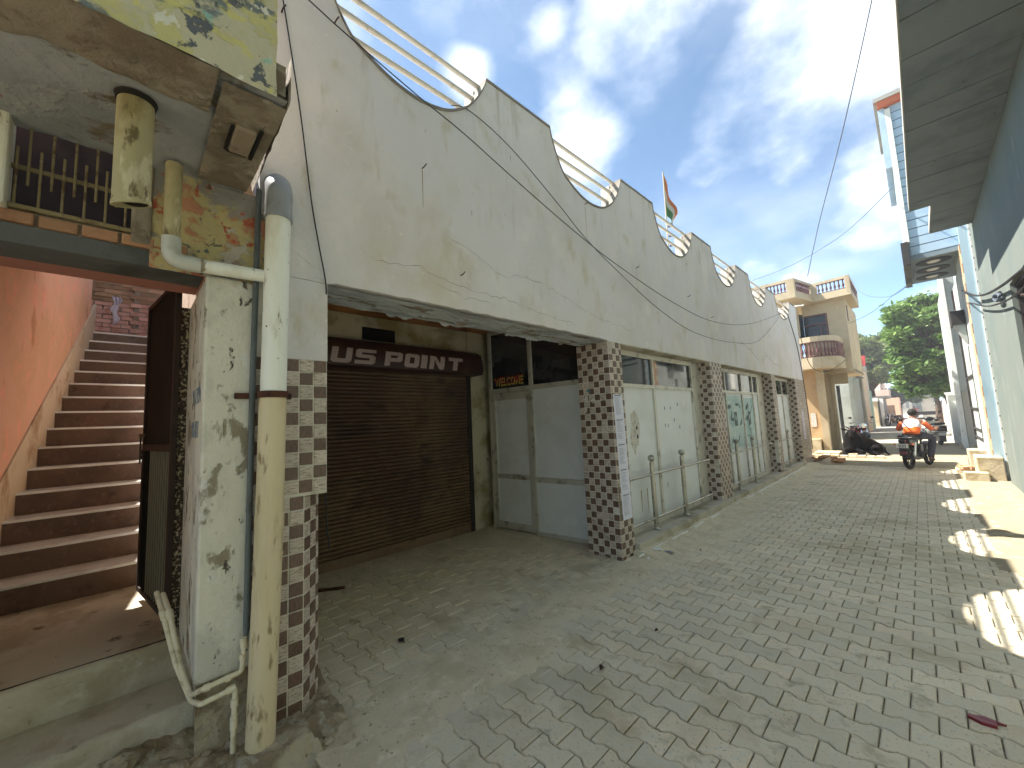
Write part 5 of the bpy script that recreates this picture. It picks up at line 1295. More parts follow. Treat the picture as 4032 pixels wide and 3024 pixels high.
# ground floor
gf = MB().box(-4.6, -2.62, 18.35, 18.45, -.05, 3.04)
gf.build('ground_wall', M['peach'], yh)
MB().box(-2.615, -2.40, 18.20, 18.48, -.05, 3.04).build('pilaster', M['yellow'], yh)
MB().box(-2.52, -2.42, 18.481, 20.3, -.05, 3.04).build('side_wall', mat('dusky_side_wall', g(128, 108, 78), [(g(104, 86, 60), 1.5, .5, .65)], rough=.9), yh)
MB().box(-4.6, -1.9, 20.31, 20.4, 2.55, 3.04).box(-2.419, -2.33, 20.1, 20.309, -.05, 3.04).build('cross_wall', M['yellow'], yh)
MB().box(-3.3, -2.66, 18.10, 18.345, -.05, .52).build('plinth', M['block'], yh, bevel=.02)
MB().box(-2.92, -2.76, 18.338, 18.348, .95, 1.45).build('flaked_patch', M['torn'], yh)

# ---- further houses, left side
h1 = thing('grey_gatehouse', 'low grey house with dark door opening behind the cow', 'building')
MB().box(-6, -2.95, 26.0, 26.2, -.05, 3.6).box(-2.80, -2.45, 26.0, 26.2, -.05, 3.6).box(-2.95, -2.80, 26.0, 26.2, 2.75, 3.6).box(-6, -2.45, 26.2, 32, 3.3, 3.6).box(-2.6, -2.45, 26.2, 33, -.05, 3.6).build('wall', M['grey_house'], h1)
MB().box(-2.95, -2.80, 26.12, 26.16, -.05, 2.75).build('door', M['concrete_dark'], h1)
for x in (-3.1, -2.66): MB().box(x, x + .07, 25.985, 25.999, 3.0, 3.25).build('vent', M['dark'], h1)
MB().box(-3.2, -2.95, 25.2, 25.5, -.05, 2.35).build('gate_pier', M['white'], h1); MB().box(-3.24, -2.91, 25.16, 25.54, 2.351, 2.43).build('gate_pier_cap', M['white'], h1)
h2 = thing('ochre_house', 'narrow ochre wall of a house above the mint wall', 'building')
MB().box(-6, -2.46, 33.6, 37, -.05, 4.0).build('wall', M['yellow'], h2); MB().box(-6.1, -2.40, 33.5, 37.1, 4.001, 4.15).build('roof_edge', M['slab_edge'], h2)
MB().box(-3.5, -2.48, 33.4, 33.55, -.05, 2.75).box(-2.72, -2.48, 33.551, 39.5, -.05, 2.75).build('compound_wall', M['mint'], None, cat='wall', label='mint green compound wall behind the utility pole')
up = thing('utility_pole', 'concrete utility pole with stacked insulators in front of the mint wall', 'pole', (-2.42, 31.5, 0))
MB().tube([(0, 0, -.05), (-.02, 0, 5.4)], [.15, .10], 8).build('shaft', M['cement_far'], up)
for k in range(5):
    MB().box(-.35, .18, -.04, .04, 3.3 + k * .33, 3.36 + k * .33).build('cross_arm', M['iron_dark'], up); MB().sph((-.22, -.05, 3.42 + k * .33), .07, 8, 6).build('insulator', M['white'] if k == 4 else M['iron_dark'], up)
h3 = thing('cream_gate', 'cream gate pier with louvred panel beyond the utility pole', 'gate')
MB().box(-2.75, -2.40, 42.0, 42.5, -.05, 2.0).build('panel', M['yellow'], h3); MB().box(-2.82, -2.33, 41.9, 42.6, 2.001, 2.25).build('cap', M['white'], h3); MB().box(-2.30, -2.10, 43, 43.4, -.05, 2.2).build('pier', M['white'], h3)
MB().box(-2.38, -2.32, 42.6, 46, -.05, 2.1).build('dark_gate', M['concrete_dark'], h3)
h4 = thing('grey_shed', 'low grey shed with a flat cement roof slab on the left of the far street', 'building')
MB().box(-6, -2.2, 46, 50, -.05, 2.25).build('wall', M['cement_far'], h4); MB().box(-6.2, -1.9, 45.6, 50.4, 2.251, 2.45).build('roof', M['slab_edge'], h4)
MB().box(-3.6, -1.75, 51, 51.4, -.05, 1.65).build('ruined_wall', mat('brown_brick_far', g(142, 116, 98), [(g(112, 90, 76), 1.5, .5, .62)], rough=.95), None, cat='wall', label='broken brown brick wall left of the far street')
h5 = thing('peach_house', 'small peach painted house end beyond the broken brick wall', 'building')
MB().box(-4, -1.55, 56, 60, -.05, 2.4).build('wall', mat('peach_far', g(214, 172, 148), rough=.9), h5); MB().box(-4, -2.2, 56.1, 60, 2.401, 3.3).build('upper_wall', M['pink_house'], h5)
h6 = thing('pale_pink_house', 'large pale pink house half hidden behind the far tree', 'building')
MB().box(-9, -3.0, 60, 70, -.05, 5.0).build('wall', M['pink_house'], h6)
for k in range(6):
    MB().box(-4.2 - k * .8, -3.8 - k * .8, 59.97, 59.995, 3.4, 4.2).build('window', M['concrete_dark'], h6)
h7 = thing('red_roofed_house', 'grey upper storey with a red sloping roof behind the yellow house', 'building')
MB().box(-6, -2.95, 44.5, 45.4, 2.3, 5.0).build('wall', M['grey_house'], h7); MB().box(-3.7, -3.35, 44.3, 44.6, 5.001, 6.05).build('tank', M['white'], h7)
MB().prism([(-3.32, 44.4, 5.9), (-2.9, 44.4, 5.9), (-2.95, 44.4, 5.05), (-3.1, 44.4, 5.05)], (0, .5, 0)).build('roof', M['red_paint'], h7)
h8 = thing('far_tower_house', 'distant pale storeyed house closing the street view', 'building')
MB().box(-3.2, -.9, 108, 114, -.05, 4.2).build('wall', M['cement_far'], h8); MB().box(-3.3, -.8, 107.8, 114, 4.201, 4.4).build('roof', M['slab_edge'], h8); MB().box(-2.8, -1.2, 108.5, 113, 4.401, 6.2).build('upper_wall', M['pink_house'], h8)
for k in range(3): MB().box(-2.9 + k * .8, -2.5 + k * .8, 107.96, 107.99, 1.0, 2.4).build('window', M['concrete_dark'], h8)
h9 = thing('tiled_gable_house', 'house with tan gable roof seen between the tree crowns', 'building')
MB().box(-.2, 1.2, 66, 70, 3.4, 7.2).build('wall', M['pink_house'], h9); MB().prism([(-.4, 65.8, 7.2), (1.4, 65.8, 7.2), (.5, 65.8, 8.2)], (0, 4.5, 0)).build('roof', M['orange_band'], h9); MB().box(.0, 1.0, 66.2, 69.8, -.05, 3.399).build('ground_storey', M['cement_far'], h9)
# ================================================================ people, animals, vehicles
def skin(name, V, E, Rr, m, parent=None, sub=2, root=0):
    me = bpy.data.meshes.new(name); me.from_pydata([tuple(v) for v in V], E, []); me.update()
    o = bpy.data.objects.new('tmp_skin', me); C.objects.link(o)
    md = o.modifiers.new('skin', 'SKIN'); md.use_smooth_shade = True
    for i, r in enumerate(Rr):
        d = me.skin_vertices[0].data[i]; d.radius = (r, r) if not isinstance(r, tuple) else r; d.use_root = (i == root)
    sb = o.modifiers.new('sub', 'SUBSURF'); sb.levels = sub; sb.render_levels = sub
    bpy.context.view_layer.update()
    nm = bpy.data.meshes.new_from_object(o.evaluated_get(bpy.context.evaluated_depsgraph_get()))
    bpy.data.objects.remove(o)
    ob = link(name, nm, m, parent, smooth=True); return ob
def torus(m, c, R, r, seg=28, rs=8, axis='x'):
    c = Vector(c); o = len(m.v)
    for i in range(seg):
        a = 2 * math.pi * i / seg
        for k in range(rs):
            b = 2 * math.pi * k / rs; rad = R + r * math.cos(b); h = r * math.sin(b)
            m.v.append(tuple(c + Vector((h, rad * math.cos(a), rad * math.sin(a)))))
    for i in range(seg):
        for k in range(rs):
            a = o + i * rs + k; b = o + i * rs + (k + 1) % rs; a2 = o + ((i + 1) % seg) * rs + k; b2 = o + ((i + 1) % seg) * rs + (k + 1) % rs
            m.f.append((a, b, b2, a2))
    return m
def wheel(y, parent):
    w = torus(MB(), (0, y, .30), .255, .045).build('wheel', M['black_rubber'], parent, smooth=True)
    rm = torus(MB(), (0, y, .30), .205, .014, 28, 6)
    rm.lathe([(.0, -.045), (.035, -.045), (.035, .045), (.0, .045)], (0, y, .30), 10, 'x')
    for k in range(6):
        a = k * math.pi / 3; rm.tube([(0, y, .30), (0, y + .2 * math.cos(a), .30 + .2 * math.sin(a))], .011, 6)
    rm.build('rim', M['chrome'] if False else M['engine'], w, smooth=True); return w
def motorbike(label, loc, rz, tank, group=None, plate=True):
    t = thing('motorcycle', label, 'motorcycle', loc, rz, group)
    wheel(0, t); wheel(1.25, t)
    MB().tube(rub([(0, -.02, .34), (0, .30, .62), (0, .95, .86), (0, 1.02, .80)], .1), .024, 8).tube([(-.09, 0, .30), (-.09, .45, .36)], .02, 8).tube([(.09, 0, .30), (.09, .45, .36)], .02, 8).tube([(0, .95, .84), (0, .70, .24), (0, .42, .24)], .022, 8).build('chassis', M['black_plastic'], t, smooth=True)
    MB().tube([(-.085, 1.25, .30), (-.085, 1.02, .92)], .018, 8).tube([(.085, 1.25, .30), (.085, 1.02, .92)], .018, 8).build('fork', M['chrome'], t, smooth=True)
    MB().tube([(-.11, .0, .33), (-.11, .13, .66)], .026, 8).tube([(.11, .0, .33), (.11, .13, .66)], .026, 8).build('shock_absorber', M['chrome'], t, smooth=True)
    s = MB().sph((0, .86, .80), (.13, .24, .125), 16, 10); s.build('fuel_tank', tank, t, smooth=True)
    MB().prism([(-.125, -.16, .745), (-.125, .60, .725), (-.10, .66, .76), (-.10, .62, .80), (-.125, .30, .80), (-.125, .12, .835), (-.125, -.14, .845)], (.25, 0, 0)).build('seat', M['black_rubber'], t, bevel=.02, smooth=True)
    MB().prism([(-.10, -.20, .66), (-.12, .36, .58), (-.12, .42, .72), (-.10, -.20, .745)], (.22, 0, 0)).build('side_cover', tank, t, bevel=.012, smooth=True)
    MB().lathe([(.0, -.10), (.085, -.10), (.10, -.06), (.10, .06), (.085, .10), (.0, .10)], (0, .55, .36), 14, 'x').box(-.07, .07, .58, .74, .34, .58).build('engine', M['engine'], t, smooth=True)
    MB().tube([(.12, .62, .40), (.13, .40, .26), (.15, .05, .28), (.155, -.32, .34)], [.02, .022, .042, .042], 12).build('exhaust', M['black_plastic'], t, smooth=True)
    fd = MB()
    for k in range(10):
        a0, a1 = R_(20 + 13 * k), R_(20 + 13 * (k + 1))
        for (yc, r, aa) in ((0, .325, 1), (1.25, .32, 1)):
            fd.hexa([(x, yc - r2 * math.cos(a), .30 + r2 * math.sin(a)) for x in (-.055, .055) for (r2, a) in ((r, a0), (r + .012, a0), (r + .012, a1), (r, a1))])
    fd.build('mudguard', M['black_plastic'], t)
    MB().box(-.075, .075, -.285, -.262, .34, .56).box(-.05, .05, -.29, -.19, .56, .74).build('tail_flap', M['black_plastic'], t, bevel=.008)
    MB().box(-.055, .055, -.235, -.205, .68, .74).build('tail_lamp', M['red_paint'], t, bevel=.008)
    if plate:
        p = MB().box(-.11, .11, -.312, -.304, .545, .645).build('number_plate', M['white'], t)
        pr = MB()
        for k in range(6): pr.box(-.075 + k * .026, -.058 + k * .026, -.3135, -.3125, .60, .627)
        for k in range(5): pr.box(-.06 + k * .028, -.042 + k * .028, -.3135, -.3125, .558, .588)
        pr.build('plate_marks', M['ink'], p)
        MB().box(-.06, .06, -.305, -.29, .40, .45).build('reflector', M['red_paint'], t)
    for s in (-1, 1):
        MB().sph((s * .165, -.20, .63), (.035, .03, .022), 8, 6).tube([(s * .05, -.20, .64), (s * .15, -.20, .63)], .008, 6).build('indicator', M['orange_band'], t, smooth=True)
        MB().tube([(s * .05, 1.0, .95), (s * .20, .98, 1.0), (s * .36, .90, .99)], .013, 8).build('handlebar', M['chrome'], t, smooth=True)
        MB().tube([(s * .26, .91, .99), (s * .37, .885, .985)], .019, 8).build('grip', M['black_rubber'], t)
        MB().tube([(s * .24, .95, 1.0), (s * .32, .93, 1.15)], .006, 6).sph((s * .34, .92, 1.19), (.055, .012, .038), 10, 6).build('mirror', M['black_plastic'], t, smooth=True)
        MB().tube([(s * .08, .40, .27), (s * .22, .40, .26)], .012, 6).build('footrest', M['black_rubber'], t)
    MB().lathe([(.0, -.06), (.08, -.03), (.09, .05), (.0, .06)], (0, 1.08, .88), 14, 'y').build('headlamp', M['chrome'], t, smooth=True)
    MB().tube([(-.12, -.05, .80), (-.13, -.26, .80), (.13, -.26, .80), (.12, -.05, .80)], .011, 6).build('grab_rail', M['chrome'], t, smooth=True)
    return t
RZ = -R_(16)
tank_b = mat('tank_black', g(30, 30, 34), rough=.25, spec=.6); tank_r = mat('tank_red', g(160, 28, 40), rough=.25, spec=.6)
motorbike('black motorcycle carrying the rider in the orange and white shirt', (-.35, 14.0, .008), RZ, tank_b)
def rider(label, loc, rz, upper, lower, sleeve, trousers):
    p = thing('person', label, 'person', loc, rz)
    sk_ = mat('skin_brown', g(112, 76, 56), rough=.6)
    V = [(0, .38, .84), (0, .40, .98), (0, .50, 1.10), (0, .54, 1.20), (0, .57, 1.27), (0, .60, 1.36), (0, .60, 1.42)]
    E = [(0, 1), (1, 2), (2, 3), (3, 4), (4, 5), (5, 6)]; Rr = [.14, .12, .12, .075, .052, .080, .062]
    for s in (-1, 1):
        b = len(V); V += [(s * .16, .52, 1.16), (s * .31, .56, .98), (s * .34, .72, .93), (s * .33, .875, .985)]; E += [(3, b), (b, b + 1), (b + 1, b + 2), (b + 2, b + 3)]; Rr += [.055, .042, .036, .030]
        b = len(V); V += [(s * .11, .42, .82), (s * .25, .82, .74), (s * .22, .62, .34), (s * .21, .60, .22), (s * .22, .76, .19)]; E += [(0, b), (b, b + 1), (b + 1, b + 2), (b + 2, b + 3), (b + 3, b + 4)]; Rr += [.080, .052, .038, .030, .030]
    skin('body', V, E, Rr, sk_, p)
    V = [(0, .36, .83), (0, .38, .92), (0, .43, 1.02), (0, .49, 1.11), (0, .535, 1.19), (0, .55, 1.225)]; E = [(0, 1), (1, 2), (2, 3), (3, 4), (4, 5)]
    Rr = [(.185, .150), (.170, .135), (.175, .135), (.185, .135), (.120, .085), (.075, .068)]
    for s in (-1, 1):
        b = len(V); V += [(s * .15, .51, 1.155)]; E += [(3, b)]; Rr += [(.085, .085)]
    st_ = skin('shirt', V, E, Rr, None, p)
    me = st_.data; me.materials.append(lower); me.materials.append(upper)
    for pl_ in me.polygons: pl_.material_index = 1 if pl_.center.z > 1.03 else 0
    for s in (-1, 1):
        V = [(s * .175, .51, 1.145), (s * .225, .525, 1.11), (s * .305, .555, .985), (s * .325, .60, .955)]; skin('sleeve', V, [(0, 1), (1, 2), (2, 3)], [.060, .064, .056, .054], sleeve, p)
        V = [(s * .07, .36, .82), (s * .13, .48, .82), (s * .25, .82, .745), (s * .235, .72, .50), (s * .215, .60, .245)]; skin('trouser_leg', V, [(0, 1), (1, 2), (2, 3), (3, 4)], [.115, .105, .082, .076, .068], trousers, p)
        skin('shoe', [(s * .21, .58, .215), (s * .215, .68, .20), (s * .22, .80, .195)], [(0, 1), (1, 2)], [.042, .044, .034], M['black_rubber'], p)
        # hand: palm and fingers wrapped on the grip
        for f_ in range(4): MB().tube([(s * (.295 + f_ * .021), .865, .985), (s * (.295 + f_ * .021), .905, 1.012), (s * (.295 + f_ * .021), .925, .985), (s * (.295 + f_ * .021), .905, .962)], .0095, 6).build('finger', sk_, p, smooth=True)
        MB().tube([(s * .30, .86, .98), (s * .275, .885, .968), (s * .268, .915, .965)], .010, 6).build('thumb', sk_, p, smooth=True)
    hr = MB().sph((0, .585, 1.395), (.092, .104, .095), 18, 12); hr.v = [(x, y + (.012 if z < 1.33 else 0), max(z, 1.325)) for x, y, z in hr.v]
    hr.build('hair', mat('hair_black', g(30, 26, 24), rough=.8), p, smooth=True)
    for s in (-1, 1): MB().sph((s * .088, .61, 1.35), (.012, .02, .03), 8, 6).build('ear', sk_, p, smooth=True)
    MB().sph((0, .695, 1.345), (.014, .02, .022), 8, 6).build('nose', sk_, p, smooth=True)
    for s in (-1, 1): MB().sph((s * .032, .683, 1.372), (.013, .008, .008), 8, 6).build('eye', M['white'], p, smooth=True)
    MB().sph((0, .690, 1.305), (.025, .008, .006), 8, 5).build('mouth', M['maroon'], p, smooth=True)
    return p
sh_w = mat('shirt_white', g(208, 208, 216), [(g(188, 188, 198), 14, .5, .65)], rough=.85, bump=(18, .004)); sh_o = mat('shirt_orange', g(226, 104, 36), [(g(204, 84, 24), 12, .5, .65)], rough=.85, bump=(18, .004))
sl_o = mat('sleeve_orange', g(206, 96, 52), rough=.85); tr_n = mat('trousers_navy', g(44, 44, 58), rough=.9)
rider('person in white and orange shirt riding away on the black motorcycle', (-.35, 14.0, .008), RZ, sh_w, sh_o, sl_o, tr_n)
motorbike('red motorcycle parked behind the black cow', (-2.02, 21.6, .0), R_(200), tank_r, plate=False)
motorbike('dark motorcycle standing by the broken brick wall far down the street', (-1.35, 44.0, .0), R_(150), tank_b, plate=False)
motorbike('distant red motorcycle ridden in the far street', (-.55, 62.0, .0), R_(175), tank_r, plate=False)
rider('distant person in a red shirt on the far red motorcycle', (-.55, 62.0, .0), R_(175), M['red_paint'], M['red_paint'], M['red_paint'], tr_n)
# scooter
sc_ = thing('scooter', 'white and dark scooter parked by the white gate posts on the right', 'scooter', (.37, 22.6, .0), R_(12))
for y in (0, 1.2):
    w = torus(MB(), (0, y, .23), .18, .05).build('wheel', M['black_rubber'], sc_, smooth=True)
    MB().lathe([(.0, -.04), (.13, -.03), (.13, .03), (.0, .04)], (0, y, .23), 16, 'x').build('rim', M['engine'], w)
MB().prism([(-.17, -.28, .50), (-.15, .48, .36), (-.15, .50, .66), (-.17, -.30, .78)], (.34, 0, 0)).build('rear_body', M['black_plastic'], sc_, bevel=.05, smooth=True)
MB().box(-.10, .10, -.33, -.301, .60, .67).build('tail_lamp', M['maroon'], sc_, bevel=.01)
MB().box(-.19, .19, -.30, .1, .52, .545).box(-.19, .19, -.32, .1, .745, .765).build('trim', M['white'], sc_)
MB().box(-.11, .11, -.36, -.35, .38, .50).build('number_plate', M['white'], sc_)
MB().box(-.10, .10, -.34, .06, .14, .50).build('rear_flap', M['black_plastic'], sc_, bevel=.03)
MB().prism([(-.14, -.30, .79), (-.14, .52, .74), (-.13, .50, .82), (-.14, -.28, .88)], (.28, 0, 0)).build('seat', M['black_rubber'], sc_, bevel=.03, smooth=True)
MB().box(-.16, .16, .50, .92, .24, .30).build('footboard', M['black_plastic'], sc_, bevel=.01)
MB().prism([(-.2, .92, .26), (-.2, 1.0, .28), (-.18, 1.12, .92), (-.18, 1.04, .94)], (.38, 0, 0)).build('front_shield', M['pvc_white'], sc_, bevel=.03, smooth=True)
MB().sph((0, 1.05, 1.0), (.16, .11, .09), 14, 8).build('handlebar_cowl', M['black_plastic'], sc_, smooth=True)
MB().tube([(-.36, .98, 1.03), (0, 1.04, 1.02), (.36, .98, 1.03)], .017, 8).build('handlebar', M['black_rubber'], sc_, smooth=True)
for s in (-1, 1): MB().tube([(s * .22, 1.0, 1.04), (s * .30, .98, 1.22)], .007, 6).sph((s * .32, .97, 1.27), (.06, .015, .045), 10, 6).build('mirror', M['black_plastic'], sc_, smooth=True)
ct = thing('handcart', 'dark flat handcart standing far down the right of the street', 'handcart', (.15, 52, 0))
MB().box(-.7, .9, -.6, .8, .65, .95).build('tray', M['black_plastic'], ct)
for x in (-.72, .92):
    for y in (-.4, .6): torus(MB(), (x, y, .32), .28, .035).build('wheel', M['black_rubber'], ct)
# cow: black zebu lying down
cowm = mat('cow_black', g(17, 15, 15), [(g(26, 23, 21), 6, .5, .65)], rough=.85, spec=.1, bump=(60, .004))
cw_ = thing('cow', 'black humped cow lying on the street beside the yellow house', 'cow', (0, 0, 0)); cw_.scale = (1, 1, 1.22)
V = [(-1.62, 17.78, .33), (-1.36, 17.86, .29), (-1.14, 17.92, .24), (-1.03, 17.96, .16), (-1.74, 17.66, .40), (-1.76, 17.52, .56), (-1.70, 17.42, .67), (-1.71, 17.26, .58), (-1.72, 17.14, .48),
     (-1.52, 17.76, .52), (-1.47, 17.77, .60), (-1.82, 17.56, .20), (-1.80, 17.50, .10)]
E = [(0, 1), (1, 2), (2, 3), (0, 4), (4, 5), (5, 6), (6, 7), (7, 8), (0, 9), (9, 10), (4, 11), (11, 12)]
Rr = [.255, .235, .205, .11, .225, .16, .105, .082, .062, .13, .07, .19, .12]
b = len(V)
V += [(-1.64, 17.44, .14), (-1.42, 17.34, .09), (-1.62, 17.24, .06)]; E += [(12, b), (b, b + 1), (b + 1, b + 2)]; Rr += [.075, .05, .036]
V += [(-1.92, 17.40, .12), (-1.97, 17.22, .08), (-1.84, 17.16, .06)]; E += [(12, b + 3), (b + 3, b + 4), (b + 4, b + 5)]; Rr += [.07, .048, .036]
V += [(-1.14, 17.72, .16), (-1.36, 17.52, .12), (-1.20, 17.40, .07), (-1.08, 17.36, .05)]; E += [(2, b + 6), (b + 6, b + 7), (b + 7, b + 8), (b + 8, b + 9)]; Rr += [.15, .08, .045, .036]
V += [(-.985, 17.94, .10), (-.93, 17.86, .05), (-.88, 17.74, .03)]; E += [(3, b + 10), (b + 10, b + 11), (b + 11, b + 12)]; Rr += [.03, .02, .028]
skin('body', V, E, Rr, cowm, cw_)
M['horn'] = mat('horn_dark', g(64, 56, 50), rough=.5)
for s, tip in ((-1, (-1.885, 17.40, .80)), (1, (-1.50, 17.38, .82))):
    MB().tube([(-1.70 + s * .06, 17.42, .74), (-1.70 + s * .13, 17.41, .78), tip], [.024, .018, .005], 8).build('horn', M['horn'], cw_, smooth=True)
    MB().add([(-1.70 + s * .08, 17.41, .69), (-1.70 + s * .20, 17.44, .745), (-1.70 + s * .31, 17.46, .745), (-1.70 + s * .20, 17.42, .68)], [(0, 1, 2, 3)]).prism([(-1.70 + s * .08, 17.40, .70), (-1.70 + s * .20, 17.42, .75), (-1.70 + s * .32, 17.44, .74), (-1.70 + s * .20, 17.40, .675)], (0, .015, 0)).build('ear', cowm, cw_)
    MB().sph((-1.705 + s * .055, 17.30, .655), .012, 8, 6).build('eye', M['black_plastic'], cw_, smooth=True)

# ================================================================ trees
def leaves(blobs, n, size, seed=0, flat=.35):
    r = np.random.default_rng(seed)
    w = np.array([b[3] ** 2 for b in blobs]); w = w / w.sum(); idx = r.choice(len(blobs), n, p=w)
    B = np.array([b[:3] for b in blobs])[idx]; Rd = np.array([b[3] for b in blobs])[idx]
    d = r.normal(size=(n, 3)); d /= np.linalg.norm(d, axis=1)[:, None]
    rad = Rd * (0.35 + 0.68 * r.random(n) ** .5); P = B + d * rad[:, None] * np.array([1.15, 1.15, .62]) + r.normal(size=(n, 3)) * .10
    a = r.normal(size=(n, 3)); a[:, 2] *= .6; a /= np.linalg.norm(a, axis=1)[:, None]
    c = r.normal(size=(n, 3)); c -= (c * a).sum(1)[:, None] * a; c /= np.linalg.norm(c, axis=1)[:, None]
    s = size * (.6 + .8 * r.random(n)); a = a * s[:, None]; c = c * (s * flat)[:, None]
    V = np.stack([P - a, P + c, P + a, P - c], 1).reshape(-1, 3)
    F = np.arange(4 * n).reshape(n, 4)
    me = bpy.data.meshes.new('crown'); me.vertices.add(len(V)); me.vertices.foreach_set('co', V.ravel())
    me.loops.add(4 * n); me.loops.foreach_set('vertex_index', F.ravel()); me.polygons.add(n)
    me.polygons.foreach_set('loop_start', np.arange(0, 4 * n, 4)); me.polygons.foreach_set('loop_total', np.full(n, 4)); me.update(calc_edges=True); return me
def tree(label, base, trunk_h, blobs, n, size, leafm, seed=0, r0=.16, group=None):
    t = thing('tree', label, 'tree', (0, 0, 0), 0, group)
    bx_, by_ = base; c = Vector((sum(b[0] for b in blobs) / len(blobs), sum(b[1] for b in blobs) / len(blobs), sum(b[2] for b in blobs) / len(blobs)))
    fork = Vector((bx_ + (c.x - bx_) * .25, by_, trunk_h))
    MB().tube([(bx_, by_, -.1), (bx_ + .03, by_, trunk_h * .5), tuple(fork)], [r0, r0 * .8, r0 * .65], 10).build('trunk', M['bark'], t, smooth=True)
    br = MB()
    for k, b in enumerate(blobs):
        e = Vector(b[:3]); mid = fork.lerp(e, .55) + Vector((0, 0, .15)); br.tube([tuple(fork), tuple(mid), tuple(e)], [r0 * .45, r0 * .25, r0 * .08], 6)
    br.build('limbs', M['bark'], t)
    link('crown', leaves(blobs, n, size, seed), leafm, t); return t
rt = random.Random(5)
near_bl = []
for k in range(125):
    # blobs inside a tall lopsided crown, thinner towards its lower left
    z = rt.uniform(2.3, 7.1); w = 1.45 - .55 * abs((z - 4.6) / 2.6) ** 2
    x = .55 + rt.uniform(-1, .9) * w; near_bl.append((x, 29.5 + rt.uniform(-1.2, 1.2), z, rt.uniform(.20, .46)))
tree('bright green tree leaning over the right side of the street', (1.05, 29.5), 2.3, near_bl, 20000, .15, M['leaf_near'], 3, .20, 'street trees')
far_bl = []
for k in range(120):
    z = rt.uniform(3.9, 7.8); w = 2.0 - .8 * abs((z - 5.9) / 2.2) ** 2; far_bl.append((-2.75 + rt.uniform(-1, 1) * w, 47 + rt.uniform(-1.5, 1.5), z, rt.uniform(.3, .6)))
tree('broad olive green tree behind the yellow house', (-2.9, 47), 3.0, far_bl, 22000, .20, M['leaf_far'], 4, .26, 'street trees')
sm = [(-1.6 + rt.uniform(-1, 1) * 1.3, 63 + rt.uniform(-.8, .8), 2.75 + rt.uniform(-.5, .55), rt.uniform(.4, .6)) for k in range(16)]
tree('small dark round tree far down the left of the street', (-1.7, 63), 1.6, sm, 8000, .17, M['leaf_dark'], 5, .14, 'street trees')
sm = [(.9 + rt.uniform(-1, 1) * .9, 45 + rt.uniform(-1, 1), 3.6 + rt.uniform(-1.2, 1.8), rt.uniform(.4, .7)) for k in range(18)]
tree('leafy tree farther back behind the bright green tree', (.85, 45), 2.2, sm, 9000, .17, M['leaf_near'], 6, .22, 'street trees')
ft = []
for k in range(120): ft.append((rt.uniform(-30, 34), 140 + rt.uniform(-6, 10), rt.uniform(.5, 7.5) * (.6 + .4 * rt.random()), rt.uniform(1.6, 2.8)))
o = link('distant_trees', leaves(ft, 16000, .55, 9), M['leaf_dark'], kind='stuff')

# ================================================================ wires in the sky
cable('wire', [(-2.40, 17.6, 6.42), (-1.62, 14.9, 7.15), (-.70, 12.4, 8.25), (.14, 10, 9.4), (1.0, 7.6, 10.8)], .011, M['wire'], 'thick wire rising from the yellow house roof across the sky', 'wire')
cable('wire', [(-4.13, 17.5, 6.75), (-2.6, 16.4, 6.62), (-1.1, 15.0, 6.70), (.05, 13.6, 7.05)], .008, M['wire'], 'thin wire from behind the parapet to the blue balcony', 'wire')
cable('wire', [(-1.30, 18.66, 6.28), (-.98, 17.5, 5.36), (-.34, 15.9, 4.78), (.10, 14.8, 4.80), (.22, 14.0, 4.95)], .008, M['wire'], 'sagging wire from the yellow house roof corner to the blue balcony', 'wire')
cable('wire', [(-1.60, 19.4, 4.75), (-.9, 19.0, 4.95), (-.1, 18.0, 5.35), (.3, 15.9, 5.1)], .007, M['wire'], 'low thin wire in front of the trees', 'wire')
cable('wire', [(-1.7, 18.3, 3.3), (-2.1, 17.4, 2.9), (-2.4, 16.2, 3.0), (-2.44, 15.2, 3.9)], .010, M['cable'], 'drooping cable between the shop end and the rounded balcony', 'wire')

# ================================================================ litter and small things on the ground
pk = MB().prism([(0, 0, 0), (.05, -.012, 0), (.10, .006, 0), (.094, .03, 0), (.045, .022, 0), (.004, .026, 0)], (0, 0, .016)).prism([(.01, .024, .004), (.085, .038, .004), (.12, .055, .004), (.05, .058, .004)], (0, 0, .010)).build('snack_packet', mat('packet_maroon', g(120, 22, 34), rough=.35, spec=.6), None, cat='packet', label='crushed dark red packet lying on the pavers at lower right')
pk.location = (.0, 3.13, .002); pk.rotation_euler = (0, 0, R_(-14))
MB().box(-4.55, -4.18, 1.40, 1.43, -.002, .02).build('iron_rod', M['rust'], None, cat='rod', label='rusty flat bar lying before the shutter by the first pillar').matrix_world = Matrix.Translation((0, 0, .004)) @ Matrix.Translation((-4.36, 1.5, 0)) @ Matrix.Rotation(R_(58), 4, 'Z') @ Matrix.Translation((4.36, -1.41, 0))
random.seed(5)
dl = thing('drain_line', 'thin white plastic pipe half buried in sand along the shop plinth', 'pipe')
ys = [(4.2, 4.42), (4.55, 4.92), (5.05, 5.5), (5.75, 6.12), (6.4, 6.75), (7.55, 9.6), (9.62, 13.4)]
for a, b in ys:
    P = []
    for k in range(7):
        y = a + (b - a) * k / 6; x = -2.385 + .006 * math.sin(y * 3.7); P.append((x, y, .034 if y < 9 else .040))
    MB().tube(P, .0125, 8).build('pipe_length', M['white'], dl, smooth=True)
rr = random.Random(3)
